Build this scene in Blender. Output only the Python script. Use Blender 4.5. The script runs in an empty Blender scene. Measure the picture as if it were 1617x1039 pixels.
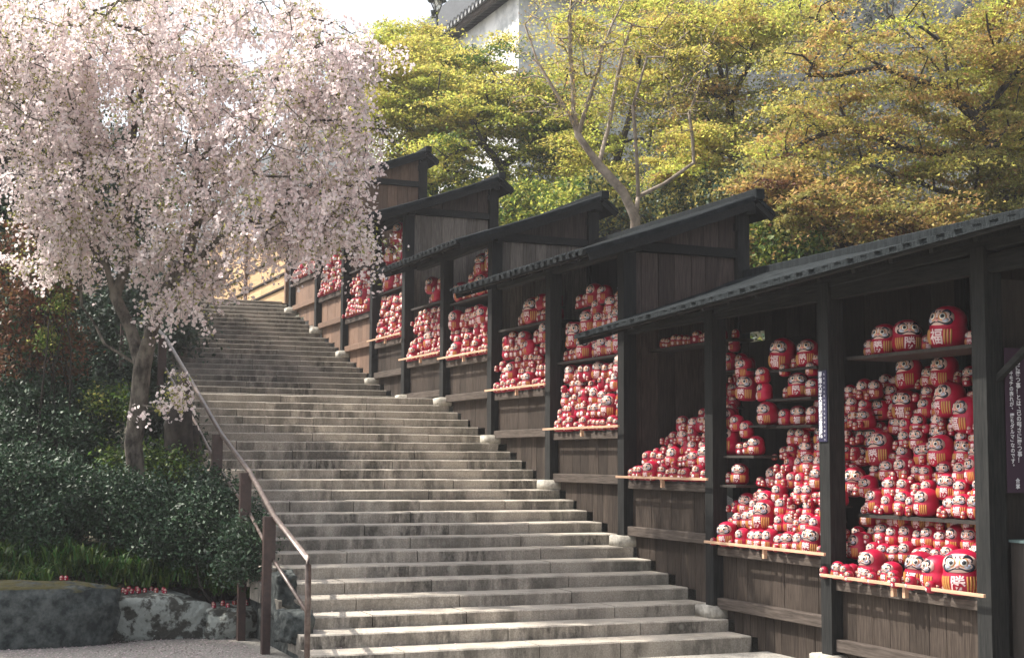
import bpy, bmesh, math, random
import numpy as np
from mathutils import Vector, Matrix
R_ = math.radians
rng = np.random.default_rng(7)
random.seed(7)
scn = bpy.context.scene
COL = scn.collection

# ------------------------------------------------------------------ camera
TR = .42                      # tread depth
RI = .118944                  # riser height
F = 2363.4; YAW, PITCH, ROLL = -.380186, .0868687, .0049707
CAM = np.array([-30.30474*TR, 18.01825*TR, 4.2866*TR])
cy_, sy_, cp_, sp_ = math.cos(YAW), math.sin(YAW), math.cos(PITCH), math.sin(PITCH)
FW = np.array([cp_*cy_, cp_*sy_, sp_]); r0 = np.array([sy_, -cy_, 0.]); u0 = np.cross(r0, FW)
RT = math.cos(ROLL)*r0+math.sin(ROLL)*u0
UP = -math.sin(ROLL)*r0+math.cos(ROLL)*u0
def at(x, y, D):              # a world point D metres in front of the camera, seen at photo pixel x, y
    return CAM+D*(FW+((x-808.5)*RT-(y-519.5)*UP)/F)
def proj(p):
    d = np.array(p)-CAM; z = d@FW
    return 808.5+F*(d@RT)/z, 519.5-F*(d@UP)/z, z
cd = bpy.data.cameras.new('camera'); cam = bpy.data.objects.new('camera', cd); COL.objects.link(cam)
cd.sensor_width = 36; cd.lens = F/1617*36; cd.clip_end = 2000; cd.clip_start = .05
M = Matrix.Identity(4)
for i in range(3):
    M[i][0] = RT[i]; M[i][1] = UP[i]; M[i][2] = -FW[i]; M[i][3] = CAM[i]
cam.matrix_world = M
scn.camera = cam

# ------------------------------------------------------------------ light
SUN = Vector((0.6, 0.95, 1.5)).normalized()          # direction to the sun
w = bpy.data.worlds.new('World'); scn.world = w; w.use_nodes = True
nt = w.node_tree; bg = nt.nodes['Background']; sky = nt.nodes.new('ShaderNodeTexSky')
sky.sky_type = 'NISHITA'; sky.sun_disc = False
sky.sun_elevation = math.asin(SUN.z); sky.sun_rotation = math.atan2(SUN.x, SUN.y)
sky.dust_density = 4.5; sky.air_density = 1.0; sky.ozone_density = 1.0; sky.altitude = 100
hsv = nt.nodes.new('ShaderNodeHueSaturation'); hsv.inputs['Saturation'].default_value = .35      # thin high haze whitens the whole sky
nt.links.new(sky.outputs[0], hsv.inputs['Color']); nt.links.new(hsv.outputs[0], bg.inputs[0]); bg.inputs[1].default_value = .15
sl = bpy.data.lights.new('sun', 'SUN'); sl.energy = 4.0; sl.angle = R_(.6); sl.color = (1, .93, .83)
so = bpy.data.objects.new('sun', sl); COL.objects.link(so)
so.rotation_euler = SUN.to_track_quat('Z', 'Y').to_euler(); so.location = (0, 0, 30)
scn.view_settings.view_transform = 'Standard'; scn.view_settings.look = 'None'
scn.view_settings.exposure = 1.12; scn.view_settings.gamma = 1
scn.render.engine = 'CYCLES'
scn.cycles.max_bounces = 6; scn.cycles.transparent_max_bounces = 8

# ------------------------------------------------------------------ materials
def mat(name, c, rough=.8, c2=None, scale=8, detail=6, stretch=(1, 1, 1), lo=.35, hi=.65, bump=0, bscale=None,
        rand=0, island=0, trans=0, spec=.4, metal=0, coat=0, hue=0):
    m = bpy.data.materials.new(name); m.use_nodes = True; n = m.node_tree.nodes; l = m.node_tree.links
    b = n['Principled BSDF']; b.inputs['Roughness'].default_value = rough
    b.inputs['Specular IOR Level'].default_value = spec; b.inputs['Metallic'].default_value = metal
    if coat: b.inputs['Coat Weight'].default_value = coat; b.inputs['Coat Roughness'].default_value = .2
    g = n.new('ShaderNodeNewGeometry')
    mp = n.new('ShaderNodeVectorMath'); mp.operation = 'MULTIPLY'; mp.inputs[1].default_value = stretch
    l.new(g.outputs['Position'], mp.inputs[0])
    out = None
    if c2:
        nz = n.new('ShaderNodeTexNoise'); nz.inputs['Scale'].default_value = scale; nz.inputs['Detail'].default_value = detail
        nz.inputs['Roughness'].default_value = .65
        l.new(mp.outputs[0], nz.inputs['Vector'])
        cr = n.new('ShaderNodeValToRGB'); cr.color_ramp.elements[0].position = lo; cr.color_ramp.elements[1].position = hi
        cr.color_ramp.elements[0].color = (*c, 1); cr.color_ramp.elements[1].color = (*c2, 1)
        l.new(nz.outputs['Fac'], cr.inputs['Fac']); out = cr.outputs[0]
    else:
        rgb = n.new('ShaderNodeRGB'); rgb.outputs[0].default_value = (*c, 1); out = rgb.outputs[0]
    if rand or island or hue:
        hs = n.new('ShaderNodeHueSaturation'); l.new(out, hs.inputs['Color'])
        if island: src = g.outputs['Random Per Island']; amt = island
        else:
            oi = n.new('ShaderNodeObjectInfo'); src = oi.outputs['Random']; amt = rand
        mr = n.new('ShaderNodeMapRange'); mr.inputs[3].default_value = 1-amt; mr.inputs[4].default_value = 1+amt
        l.new(src, mr.inputs[0]); l.new(mr.outputs[0], hs.inputs['Value'])
        if hue:
            mh = n.new('ShaderNodeMath'); mh.operation = 'MULTIPLY'; mh.inputs[1].default_value = 7.31
            fr = n.new('ShaderNodeMath'); fr.operation = 'FRACT'; l.new(src, mh.inputs[0]); l.new(mh.outputs[0], fr.inputs[0])
            m2 = n.new('ShaderNodeMapRange'); m2.inputs[3].default_value = .5-hue; m2.inputs[4].default_value = .5+hue
            l.new(fr.outputs[0], m2.inputs[0]); l.new(m2.outputs[0], hs.inputs['Hue'])
        out = hs.outputs[0]
    l.new(out, b.inputs['Base Color'])
    if bump:
        nb = n.new('ShaderNodeTexNoise'); nb.inputs['Scale'].default_value = bscale or scale*3; nb.inputs['Detail'].default_value = 5
        l.new(mp.outputs[0], nb.inputs['Vector'])
        bp = n.new('ShaderNodeBump'); bp.inputs['Strength'].default_value = bump; bp.inputs['Distance'].default_value = .01
        l.new(nb.outputs['Fac'], bp.inputs['Height']); l.new(bp.outputs[0], b.inputs['Normal'])
    if trans:
        t = n.new('ShaderNodeBsdfTranslucent'); l.new(out, t.inputs['Color'])
        mx = n.new('ShaderNodeMixShader'); mx.inputs[0].default_value = trans
        l.new(b.outputs[0], mx.inputs[1]); l.new(t.outputs[0], mx.inputs[2])
        l.new(mx.outputs[0], n['Material Output'].inputs[0])
    return m

def step_stone_material():
    m = bpy.data.materials.new('step_granite'); m.use_nodes = True; n = m.node_tree.nodes; l = m.node_tree.links
    b = n['Principled BSDF']; b.inputs['Roughness'].default_value = .85; b.inputs['Specular IOR Level'].default_value = .3
    g = n.new('ShaderNodeNewGeometry'); oi = n.new('ShaderNodeObjectInfo')
    def noise(scale, st=(1, 1, 1), det=6, ro=.6):
        v = n.new('ShaderNodeVectorMath'); v.operation = 'MULTIPLY'; v.inputs[1].default_value = st
        l.new(g.outputs['Position'], v.inputs[0])
        z = n.new('ShaderNodeTexNoise'); z.inputs['Scale'].default_value = scale; z.inputs['Detail'].default_value = det
        z.inputs['Roughness'].default_value = ro; l.new(v.outputs[0], z.inputs['Vector']); return z.outputs['Fac']
    def ramp(src, a, bb, ca, cb):
        r = n.new('ShaderNodeValToRGB'); r.color_ramp.elements[0].position = a; r.color_ramp.elements[1].position = bb
        r.color_ramp.elements[0].color = (*ca, 1); r.color_ramp.elements[1].color = (*cb, 1); l.new(src, r.inputs[0]); return r.outputs[0]
    def mix(f, a, bb, mode='MIX'):
        x = n.new('ShaderNodeMix'); x.data_type = 'RGBA'; x.blend_type = mode
        if isinstance(f, float): x.inputs[0].default_value = f
        else: l.new(f, x.inputs[0])
        l.new(a, x.inputs[6])
        if isinstance(bb, tuple): x.inputs[7].default_value = (*bb, 1)
        else: l.new(bb, x.inputs[7])
        return x.outputs[2]
    def mrange(src, a, bb, c=0., d=1.):
        r = n.new('ShaderNodeMapRange'); r.inputs[1].default_value = a; r.inputs[2].default_value = bb
        r.inputs[3].default_value = c; r.inputs[4].default_value = d; l.new(src, r.inputs[0]); return r.outputs[0]
    def mul(a, bb):
        r = n.new('ShaderNodeMath'); r.operation = 'MULTIPLY'; l.new(a, r.inputs[0])
        if isinstance(bb, float): r.inputs[1].default_value = bb
        else: l.new(bb, r.inputs[1])
        return r.outputs[0]
    clean = ramp(noise(70, det=3), .3, .7, (.31, .275, .23), (.53, .485, .415))
    stain = ramp(noise(40, det=4), .3, .75, (.035, .032, .027), (.15, .138, .118))
    sx = n.new('ShaderNodeSeparateXYZ'); l.new(g.outputs['Position'], sx.inputs[0])
    sn = n.new('ShaderNodeSeparateXYZ'); l.new(g.outputs['True Normal'], sn.inputs[0])
    # black weathering streaks that run down the risers
    streak = mrange(noise(1, (3, 5.5, 1.3), 8, .72), .36, .54)
    blotch = mrange(noise(1, (.8, 1.6, .8), 5, .6), .32, .54)
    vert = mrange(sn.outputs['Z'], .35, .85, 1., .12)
    # washed strip where the eaves drip
    wob = noise(1.2, (1, 1, 1), 3)
    wadd = n.new('ShaderNodeMath'); wadd.operation = 'MULTIPLY_ADD'; l.new(wob, wadd.inputs[0]); wadd.inputs[1].default_value = .35; l.new(sx.outputs['Y'], wadd.inputs[2])
    d1 = n.new('ShaderNodeMath'); d1.operation = 'SUBTRACT'; l.new(wadd.outputs[0], d1.inputs[0]); d1.inputs[1].default_value = 1.12
    da = n.new('ShaderNodeMath'); da.operation = 'ABSOLUTE'; l.new(d1.outputs[0], da.inputs[0])
    strip = mrange(da.outputs[0], .16, .27, .25, 1.)
    mx = n.new('ShaderNodeMath'); mx.operation = 'MAXIMUM'; l.new(mul(streak, blotch), mx.inputs[0])
    l.new(mul(mrange(da.outputs[0], .2, .6, 1., 0.), mrange(sx.outputs['Y'], -.2, .5, .9, .55)), mx.inputs[1])
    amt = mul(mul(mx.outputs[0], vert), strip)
    second = mrange(sx.outputs['X'], 11.3, 11.7, 1., .62)     # upper flight is toned darker from its first step up
    # stones differ
    ob = mrange(oi.outputs['Random'], 0, 1, .5, 1.02)
    c = mix(mul(amt, ob), clean, stain)
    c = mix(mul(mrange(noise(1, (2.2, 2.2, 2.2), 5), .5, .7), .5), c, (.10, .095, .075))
    # pale lichen spots
    vo = n.new('ShaderNodeTexVoronoi'); vo.inputs['Scale'].default_value = 5.5; l.new(g.outputs['Position'], vo.inputs['Vector'])
    c = mix(mul(mrange(vo.outputs['Distance'], .10, .2, 1., 0.), mrange(noise(1.5), .5, .62, 0., .55)), c, (.33, .33, .28))
    hs = n.new('ShaderNodeHueSaturation'); l.new(c, hs.inputs['Color']); l.new(mrange(oi.outputs['Random'], 0, 1, .86, 1.12), hs.inputs['Value'])
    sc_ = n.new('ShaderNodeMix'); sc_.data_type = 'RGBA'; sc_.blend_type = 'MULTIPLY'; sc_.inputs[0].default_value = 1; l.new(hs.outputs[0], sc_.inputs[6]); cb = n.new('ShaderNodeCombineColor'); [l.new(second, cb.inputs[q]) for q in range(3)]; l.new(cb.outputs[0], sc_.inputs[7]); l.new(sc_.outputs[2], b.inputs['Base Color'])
    bp = n.new('ShaderNodeBump'); bp.inputs['Strength'].default_value = .5; bp.inputs['Distance'].default_value = .008
    l.new(noise(45, det=5), bp.inputs['Height']); l.new(bp.outputs[0], b.inputs['Normal'])
    return m

M = {}
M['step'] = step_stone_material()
M['base_stone'] = mat('base_stone', (.24, .225, .195), .9, (.44, .415, .36), 14, bump=.5)
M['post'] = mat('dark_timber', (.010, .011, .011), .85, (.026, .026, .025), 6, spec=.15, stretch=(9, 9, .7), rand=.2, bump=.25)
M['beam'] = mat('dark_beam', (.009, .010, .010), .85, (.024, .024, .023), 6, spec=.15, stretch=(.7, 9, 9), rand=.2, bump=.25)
M['board'] = mat('weathered_board', (.024, .018, .0145), .85, (.060, .047, .038), 5, spec=.15, stretch=(12, 12, .8), rand=.28, bump=.4)
M['rail'] = mat('grey_rail', (.045, .036, .03), .85, (.10, .082, .07), 5, spec=.15, stretch=(.8, 12, 12), rand=.15, bump=.4)
M['gable'] = mat('gable_board', (.034, .024, .021), .85, (.08, .06, .052), 5, spec=.15, stretch=(12, 12, .8), rand=.3, bump=.4)
M['palegable'] = mat('silvered_board', (.10, .085, .072), .85, (.22, .19, .165), 5, spec=.15, stretch=(12, 12, .8), rand=.3, bump=.4)
M['brownboard'] = mat('red_brown_board', (.12, .07, .045), .75, (.2, .125, .085), 5, stretch=(12, 12, .8), rand=.2, bump=.4)
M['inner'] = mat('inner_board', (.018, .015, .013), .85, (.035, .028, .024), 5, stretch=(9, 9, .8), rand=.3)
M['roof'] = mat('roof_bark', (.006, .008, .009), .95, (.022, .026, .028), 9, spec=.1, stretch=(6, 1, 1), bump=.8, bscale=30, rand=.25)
M['slat'] = mat('new_cedar', (.42, .25, .16), .6, (.58, .38, .25), 5, stretch=(1, 14, 14), rand=.1)
M['gold_wall'] = mat('golden_board', (.36, .225, .11), .7, (.52, .35, .19), 4, stretch=(.5, 12, 12), rand=.12, bump=.2)
M['iron'] = mat('painted_iron', (.032, .018, .016), .5, (.058, .033, .028), 25, rand=.1, spec=.5)
M['railtop'] = mat('worn_rail_iron', (.06, .038, .032), .38, (.15, .115, .098), 18, stretch=(1, 1, 1), spec=.5, metal=.1)
M['plaster'] = mat('white_plaster', (.38, .40, .40), .9, (.78, .78, .76), 1.2, detail=8, lo=.38, hi=.58)
M['tile'] = mat('grey_tile', (.12, .125, .13), .7, (.24, .24, .24), 6, rand=.2)
M['bark'] = mat('cherry_bark', (.028, .022, .018), .95, (.16, .14, .115), 9, stretch=(1, 1, .5), lo=.38, hi=.62, bump=1, bscale=25)
M['darkbark'] = mat('dark_bark', (.018, .015, .013), .95, (.06, .05, .042), 8, bump=.8)
M['palebark'] = mat('pale_bark', (.16, .125, .095), .9, (.36, .30, .24), 6, bump=.6)
M['rock'] = mat('lichen_rock', (.05, .05, .042), .9, (.27, .29, .265), 6, detail=12, lo=.46, hi=.53, bump=1, bscale=16)
M['darkrock'] = mat('dark_rock', (.014, .02, .02), .9, (.085, .095, .09), 9, detail=12, lo=.4, hi=.65, bump=1, bscale=14)
M['moss'] = mat('moss', (.05, .045, .01), .95, (.13, .09, .02), 20, bump=1)
M['blossom'] = mat('blossom', (.87, .785, .775), .7, island=.1, hue=.012, trans=.55)
M['blossom2'] = mat('blossom_pink', (.84, .71, .715), .7, island=.12, hue=.015, trans=.55)
M['newleaf'] = mat('new_cherry_leaf', (.34, .34, .10), .6, island=.25, hue=.02, trans=.5)
M['hedge'] = mat('camellia_leaf', (.034, .072, .034), .5, island=.5, hue=.03, spec=.35, trans=.1)
M['dkleaf'] = mat('dark_leaf', (.018, .038, .018), .6, island=.5, hue=.03, spec=.5, trans=.08)
M['fresh'] = mat('fresh_leaf', (.10, .16, .03), .5, island=.4, hue=.03, trans=.4)
M['rust'] = mat('rust_leaf', (.15, .07, .035), .6, island=.4, hue=.03, trans=.3)
M['maple_green'] = mat('maple_green', (.40, .42, .08), .6, island=.35, hue=.03, trans=.65)
M['maple_yellow'] = mat('maple_yellow', (.48, .43, .10), .6, island=.35, hue=.03, trans=.65)
M['maple_bronze'] = mat('maple_bronze', (.40, .275, .09), .6, island=.35, hue=.03, trans=.55)
M['maple_olive'] = mat('maple_olive', (.29, .27, .075), .6, island=.35, hue=.03, trans=.55)
M['grass'] = mat('grass_blade', (.045, .10, .018), .5, island=.5, hue=.04, trans=.3)
M['litter'] = mat('petal_litter', (.45, .36, .36), .8, island=.3)
M['sign_dark'] = mat('indigo_sign', (.02, .018, .05), .6)
M['banner'] = mat('plum_banner', (.045, .022, .04), .8)
M['white_ink'] = mat('white_ink', (.75, .75, .78), .7)
M['brass'] = mat('aged_brass', (.3, .2, .09), .4, metal=.5)
M['teal'] = mat('counter_edge', (.09, .13, .13), .4)
# daruma
M['d_red'] = mat('lacquer_red', (.36, .004, .034), .42, rand=.3, hue=.0, spec=.35, coat=.08)
M['d_face'] = mat('cream_face', (.62, .45, .39), .5, rand=.22)
M['d_orange'] = mat('eye_orange', (.62, .25, .08), .5)
M['d_white'] = mat('eye_white', (.82, .80, .74), .45)
M['d_pupil'] = mat('pupil_grey', (.03, .032, .04), .3)
M['d_black'] = mat('ink_black', (.012, .014, .03), .45)
M['d_blue'] = mat('beard_pale', (.42, .47, .58), .5)
M['d_gold'] = mat('gold_stripe', (.46, .22, .05), .4, spec=.6)
M['d_pink'] = mat('letter_pale', (.72, .55, .55), .5)
M['d_lip'] = mat('nose_pink', (.75, .35, .33), .5)

M['ground'] = mat('gravel_ground', (.16, .15, .135), .95, (.38, .36, .32), 45, 4, bump=.7, bscale=70)
M['soil'] = mat('hill_soil', (.03, .032, .022), .95, (.085, .08, .055), 2, bump=.8, bscale=12)
M['cliff'] = mat('cliff_rock', (.007, .009, .010), .95, (.06, .066, .072), 3.5, detail=9, stretch=(1, 1, .25), lo=.35, hi=.65, bump=1, bscale=3)

def mossy(base):
    m = base.copy(); m.name = 'mossy_rock'; n = m.node_tree.nodes; l = m.node_tree.links; b = n['Principled BSDF']
    src = b.inputs['Base Color'].links[0].from_socket; g = n.new('ShaderNodeNewGeometry'); sp = n.new('ShaderNodeSeparateXYZ'); l.new(g.outputs['True Normal'], sp.inputs[0])
    z = n.new('ShaderNodeTexNoise'); z.inputs['Scale'].default_value = 7; z.inputs['Detail'].default_value = 6; l.new(g.outputs['Position'], z.inputs['Vector'])
    a = n.new('ShaderNodeMath'); a.operation = 'ADD'; l.new(sp.outputs['Z'], a.inputs[0]); l.new(z.outputs['Fac'], a.inputs[1])
    r = n.new('ShaderNodeMapRange'); r.inputs[1].default_value = 1.32; r.inputs[2].default_value = 1.5; l.new(a.outputs[0], r.inputs[0])
    x = n.new('ShaderNodeMix'); x.data_type = 'RGBA'; l.new(r.outputs[0], x.inputs[0]); l.new(src, x.inputs[6]); x.inputs[7].default_value = (.07, .06, .014, 1); l.new(x.outputs[2], b.inputs['Base Color'])
    return m
for k_ in ('rock', 'darkrock'):
    for n_ in M[k_].node_tree.nodes:
        if n_.type == 'BUMP': n_.inputs['Distance'].default_value = .035
M['mossrock'] = mossy(M['darkrock'])

# ------------------------------------------------------------------ helpers
def link(o, parent=None, loc=None):
    COL.objects.link(o)
    if parent is not None: o.parent = parent
    if loc is not None: o.location = loc
    return o
def tag(o, label=None, cat=None, group=None, kind=None):
    if label: o['label'] = label
    if cat: o['category'] = cat
    if group: o['group'] = group
    if kind: o['kind'] = kind
    return o
def thing(name, label, cat, loc=(0, 0, 0), group=None):
    return tag(link(bpy.data.objects.new(name, None), loc=loc), label, cat, group)
def fast_mesh(name, verts, faces, mats, smooth=False, mi=None):
    verts = np.asarray(verts, dtype=np.float32); faces = np.asarray(faces, dtype=np.int32)
    k = faces.shape[1]; me = bpy.data.meshes.new(name)
    me.vertices.add(len(verts)); me.vertices.foreach_set('co', verts.ravel())
    me.loops.add(faces.size); me.loops.foreach_set('vertex_index', faces.ravel())
    me.polygons.add(len(faces)); me.polygons.foreach_set('loop_start', np.arange(0, faces.size, k, dtype=np.int32))
    try: me.polygons.foreach_set('loop_total', np.full(len(faces), k, dtype=np.int32))
    except Exception: pass
    for m_ in (mats if isinstance(mats, (list, tuple)) else [mats]): me.materials.append(m_)
    if mi is not None: me.polygons.foreach_set('material_index', np.asarray(mi, dtype=np.int32))
    if smooth: me.polygons.foreach_set('use_smooth', np.ones(len(faces), dtype=bool))
    me.update(calc_edges=True); return me
def mobj(name, me, parent=None, loc=None):
    return link(bpy.data.objects.new(name, me), parent, loc)
_ub = {}
def unit_box(m_, bev=0):
    key = (m_.name, bev)
    if key not in _ub:
        bm = bmesh.new(); bmesh.ops.create_cube(bm, size=1)
        me = bpy.data.meshes.new('box'); bm.to_mesh(me); bm.free(); me.materials.append(m_); _ub[key] = me
    return _ub[key]
def ploc(parent): return np.array(parent.location) if parent is not None else np.zeros(3)
def box(name, parent, m_, lo, hi):
    lo = np.array(lo, float); hi = np.array(hi, float); lo, hi = np.minimum(lo, hi), np.maximum(lo, hi)
    o = mobj(name, unit_box(m_), parent); o.location = (lo+hi)/2-ploc(parent); o.scale = hi-lo; return o
def timber(name, parent, m_, a, b, wd, ht):       # beam between two points, chamfered
    a = np.array(a, float); b = np.array(b, float); d = b-a; L = np.linalg.norm(d)
    bm = bmesh.new(); bmesh.ops.create_cube(bm, size=1)
    for v in bm.verts: v.co = (v.co.x*L, v.co.y*wd, v.co.z*ht)
    bmesh.ops.bevel(bm, geom=list(bm.edges), offset=min(wd, ht)*.07, segments=1, affect='EDGES')
    q = Vector(d).to_track_quat('X', 'Z')
    c = Vector((a+b)/2)-Vector(ploc(parent))
    bm.transform(Matrix.Translation(c) @ q.to_matrix().to_4x4())
    me = bpy.data.meshes.new(name); bm.to_mesh(me); bm.free(); me.materials.append(m_)
    return mobj(name, me, parent)
def tube_data(pts, rad, sides=6):
    pts = np.asarray(pts, float); n = len(pts); V = []; Fc = []
    tan = np.gradient(pts, axis=0); tan /= (np.linalg.norm(tan, axis=1)[:, None]+1e-9)
    ref = np.array([0.31, .22, .93]); 
    for i in range(n):
        t = tan[i]; rr = ref if abs(t@ref) < .95 else np.array([1., 0, 0])
        a = np.cross(t, rr); a /= np.linalg.norm(a); b = np.cross(t, a)
        for k in range(sides):
            th = 2*math.pi*k/sides; V.append(pts[i]+rad[i]*(math.cos(th)*a+math.sin(th)*b))
    for i in range(n-1):
        for k in range(sides):
            k2 = (k+1) % sides; Fc.append((i*sides+k, i*sides+k2, (i+1)*sides+k2, (i+1)*sides+k))
    return V, Fc
def tube(name, parent, m_, pts, rad, sides=8):
    if np.isscalar(rad): rad = [rad]*len(pts)
    p = np.asarray(pts, float)-ploc(parent)
    V, Fc = tube_data(p, rad, sides); V = list(V); n = len(pts)
    V += [p[0], p[-1]]; c0, c1 = len(V)-2, len(V)-1
    Fc += [(c0, (k+1) % sides, k, k) for k in range(sides)]+[(c1, (n-1)*sides+k, (n-1)*sides+(k+1) % sides, c1) for k in range(sides)]
    me = bpy.data.meshes.new(name); me.from_pydata([tuple(v) for v in V], [], [tuple(dict.fromkeys(f)) for f in Fc])
    me.materials.append(m_)
    for q in me.polygons: q.use_smooth = True
    return mobj(name, me, parent)

def step_x(n): return (n-1)*TR if n <= 23 else (22+5.73+(n-24)*1.0045)*TR
def step_z(n): return RI*n if n <= 23 else RI*23+(n-23)*.1218
NSTEP = 44
def stair_z(x):                # tread height at x
    z = 0.
    for n in range(1, NSTEP+1):
        if x >= step_x(n)-1e-6: z = step_z(n)
    return z
_xs = np.array([-1e3, 0]+[step_x(n) for n in range(1, NSTEP+1)]+[1e3]); _zs = np.array([0, 0]+[step_z(n) for n in range(1, NSTEP+1)]+[step_z(NSTEP)])
def slope_z(x): return np.interp(x, _xs[1:], _zs[1:])

bm = bmesh.new(); bmesh.ops.create_cube(bm, size=1); hm = bpy.data.meshes.new('haze'); bm.to_mesh(hm); bm.free()
hz = bpy.data.objects.new('haze', hm); COL.objects.link(hz); hz.scale = (1300, 1300, 23); hz.location = (0, 0, 9.5); hz['kind'] = 'stuff'
mh_ = bpy.data.materials.new('haze_air'); mh_.use_nodes = True; mh_.node_tree.nodes.clear(); pv = mh_.node_tree.nodes.new('ShaderNodeVolumePrincipled'); mo = mh_.node_tree.nodes.new('ShaderNodeOutputMaterial')
pv.inputs['Density'].default_value = .0010; pv.inputs['Color'].default_value = (.95, .96, 1, 1); pv.inputs['Anisotropy'].default_value = .3; mh_.node_tree.links.new(pv.outputs[0], mo.inputs['Volume']); hm.materials.append(mh_)

# ------------------------------------------------------------------ ground
def sm(a, b, x): t = np.clip((x-a)/(b-a), 0, 1); return t*t*(3-2*t)
def gh(X, Y):
    s = slope_z(X); z = np.where(X < 0, 0., s-.35)
    xr = 3.32-(np.clip(Y, 4.2, 5.6)-4.2)*.5-(np.clip(Y, 5.6, 12)-5.6)*.12
    bank = np.where(X > xr, .40*sm(xr-.15, xr+.25, X)+.235*np.clip(X-xr, 0, 60)+.12*np.clip(Y-6, 0, 6)*sm(xr, xr+3, X), 0)
    z = np.where(Y > 4.24, bank, z)
    d = np.clip(-1.9-Y, 0, 60); xx = np.clip(X, -3, 60)
    hill = np.clip(s, 0, 9)-.1+(d*.42+np.clip(d-6.5, 0, 60)*.75)*sm(-8, -1, X)+.3*sm(0, 1, d)*np.clip(xx/3+1, 0, 1)
    z = np.where(Y < -1.9, hill, z)
    z = np.where((X < 0) & (Y > -1.9) & (Y < 4.24), 0, z)
    return z
gx = np.concatenate([np.array([-600, -200, -80, -40, -20.]), np.arange(-12, .5, .25), np.arange(.5, 4.2, .06), np.arange(4.25, 46, .25), np.array([50, 60, 90, 200, 600.])])
gy = np.concatenate([np.array([-600, -200, -80, -50.]), np.arange(-34, -6, .6), np.arange(-6, 4.2, .24), np.arange(4.25, 8.5, .085), np.arange(8.6, 14, .24), np.array([15, 18, 25, 40, 90, 250, 600.])])
GX, GY = np.meshgrid(gx, gy, indexing='ij')
GZ = gh(GX, GY)
nzz = .10*np.sin(GX*1.3+GY*.7)+.12*np.sin(GX*.5-GY*1.1)+.05*np.sin(GX*3.1+1)*np.sin(GY*2.7)
fine = .25*np.sin(GX*2.9+GY*1.7+np.sin(GY*3.3))+.2*np.sin(GX*4.1-GY*3.9+2*np.sin(GX*1.9))
GZ = GZ+np.where(GY < -3.5, fine, 0)+np.where((GY < -2.2) | ((GY > 8) & (GZ > .8)), nzz*np.where(GY < -4, 3.2, .5), 0)
Vv = np.stack([GX, GY, GZ], -1).reshape(-1, 3); nxg, nyg = GX.shape
I = (np.arange(nxg-1)[:, None]*nyg+np.arange(nyg-1)[None]).ravel()
Fq = np.stack([I, I+nyg, I+nyg+1, I+1], -1)
cx = Vv[Fq].mean(1)
mi = np.where((cx[:, 1] < -2.2), np.where(cx[:, 1] < -5, 2, 1), np.where((cx[:, 1] > 4.2) & (cx[:, 0] > 3.32-(np.clip(cx[:, 1], 4.2, 5.6)-4.2)*.5-(np.clip(cx[:, 1], 5.6, 12)-5.6)*.12-.2), 1, 0))
g = mobj('ground', fast_mesh('ground', Vv, Fq, [M['ground'], M['soil'], M['cliff']], True, mi)); g['kind'] = 'structure'

# ------------------------------------------------------------------ stone stairs
def stone_block(x0, x1, y0, y1, z0, z1, parent, name='stone_block', m_=None, seg=.11):
    n = max(2, int((y1-y0)/seg)); ys = np.linspace(y0, y1, n+1)
    V = []; 
    for i, y in enumerate(ys):
        e = rng.normal(0, .004, 4)
        prof = [(x0+.004+e[0]*.6, z0), (x0+e[1], z1-.012), (x0+.012+e[1], z1+e[2]*.5), (x1, z1), (x1, z0)]
        for px, pz in prof: V.append((px, y, pz))
    Fc = []; k = 5
    for i in range(n):
        for j in range(k):
            j2 = (j+1) % k; Fc.append((i*k+j, i*k+j2, (i+1)*k+j2, (i+1)*k+j))
    me = bpy.data.meshes.new(name); me.from_pydata(V, [], Fc+[tuple(range(k))[::-1], tuple(n*k+j for j in range(k))])
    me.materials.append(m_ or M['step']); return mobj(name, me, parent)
stairs = link(bpy.data.objects.new('stone_stairs', None)); tag(stairs, kind='structure')
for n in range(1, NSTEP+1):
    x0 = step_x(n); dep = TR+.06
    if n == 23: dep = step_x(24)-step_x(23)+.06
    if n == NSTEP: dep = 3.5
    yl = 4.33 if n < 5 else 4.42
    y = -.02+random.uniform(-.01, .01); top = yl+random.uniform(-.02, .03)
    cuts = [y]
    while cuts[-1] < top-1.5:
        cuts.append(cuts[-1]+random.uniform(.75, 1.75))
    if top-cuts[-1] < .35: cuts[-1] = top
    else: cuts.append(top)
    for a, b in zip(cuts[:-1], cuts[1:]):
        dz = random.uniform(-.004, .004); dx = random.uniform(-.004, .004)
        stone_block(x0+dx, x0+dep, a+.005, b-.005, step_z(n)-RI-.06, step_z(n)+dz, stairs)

core = [(.08, -.3)]
for n in range(1, NSTEP+1): core += [(step_x(n)+.06, step_z(n)-RI-.05), (step_x(n)+.06, step_z(n)-.06)]
core += [(step_x(NSTEP)+3, step_z(NSTEP)-.06), (step_x(NSTEP)+3, -.3)]
V = [(x, 4.28, z) for x, z in core]+[(x, .0, z) for x, z in core]; nc = len(core)
Fc = [(i, i+nc, (i+1) % nc+nc, (i+1) % nc) for i in range(nc)]
for i in range(1, nc-2): Fc += [(i, i+1, i+1, i)][:0]
for i in range(nc-1):           # side skin down to the ground
    if abs(core[i+1][0]-core[i][0]) > 1e-6:
        k = len(V); V += [(core[i][0], 4.28, core[i][1]), (core[i+1][0], 4.28, core[i+1][1]), (core[i+1][0], 4.28, -.3), (core[i][0], 4.28, -.3)]; Fc.append((k, k+1, k+2, k+3))
me = bpy.data.meshes.new('stair_core'); me.from_pydata(V, [], Fc); me.materials.append(M['darkrock'])
mobj('stair_core', me, stairs)

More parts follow.
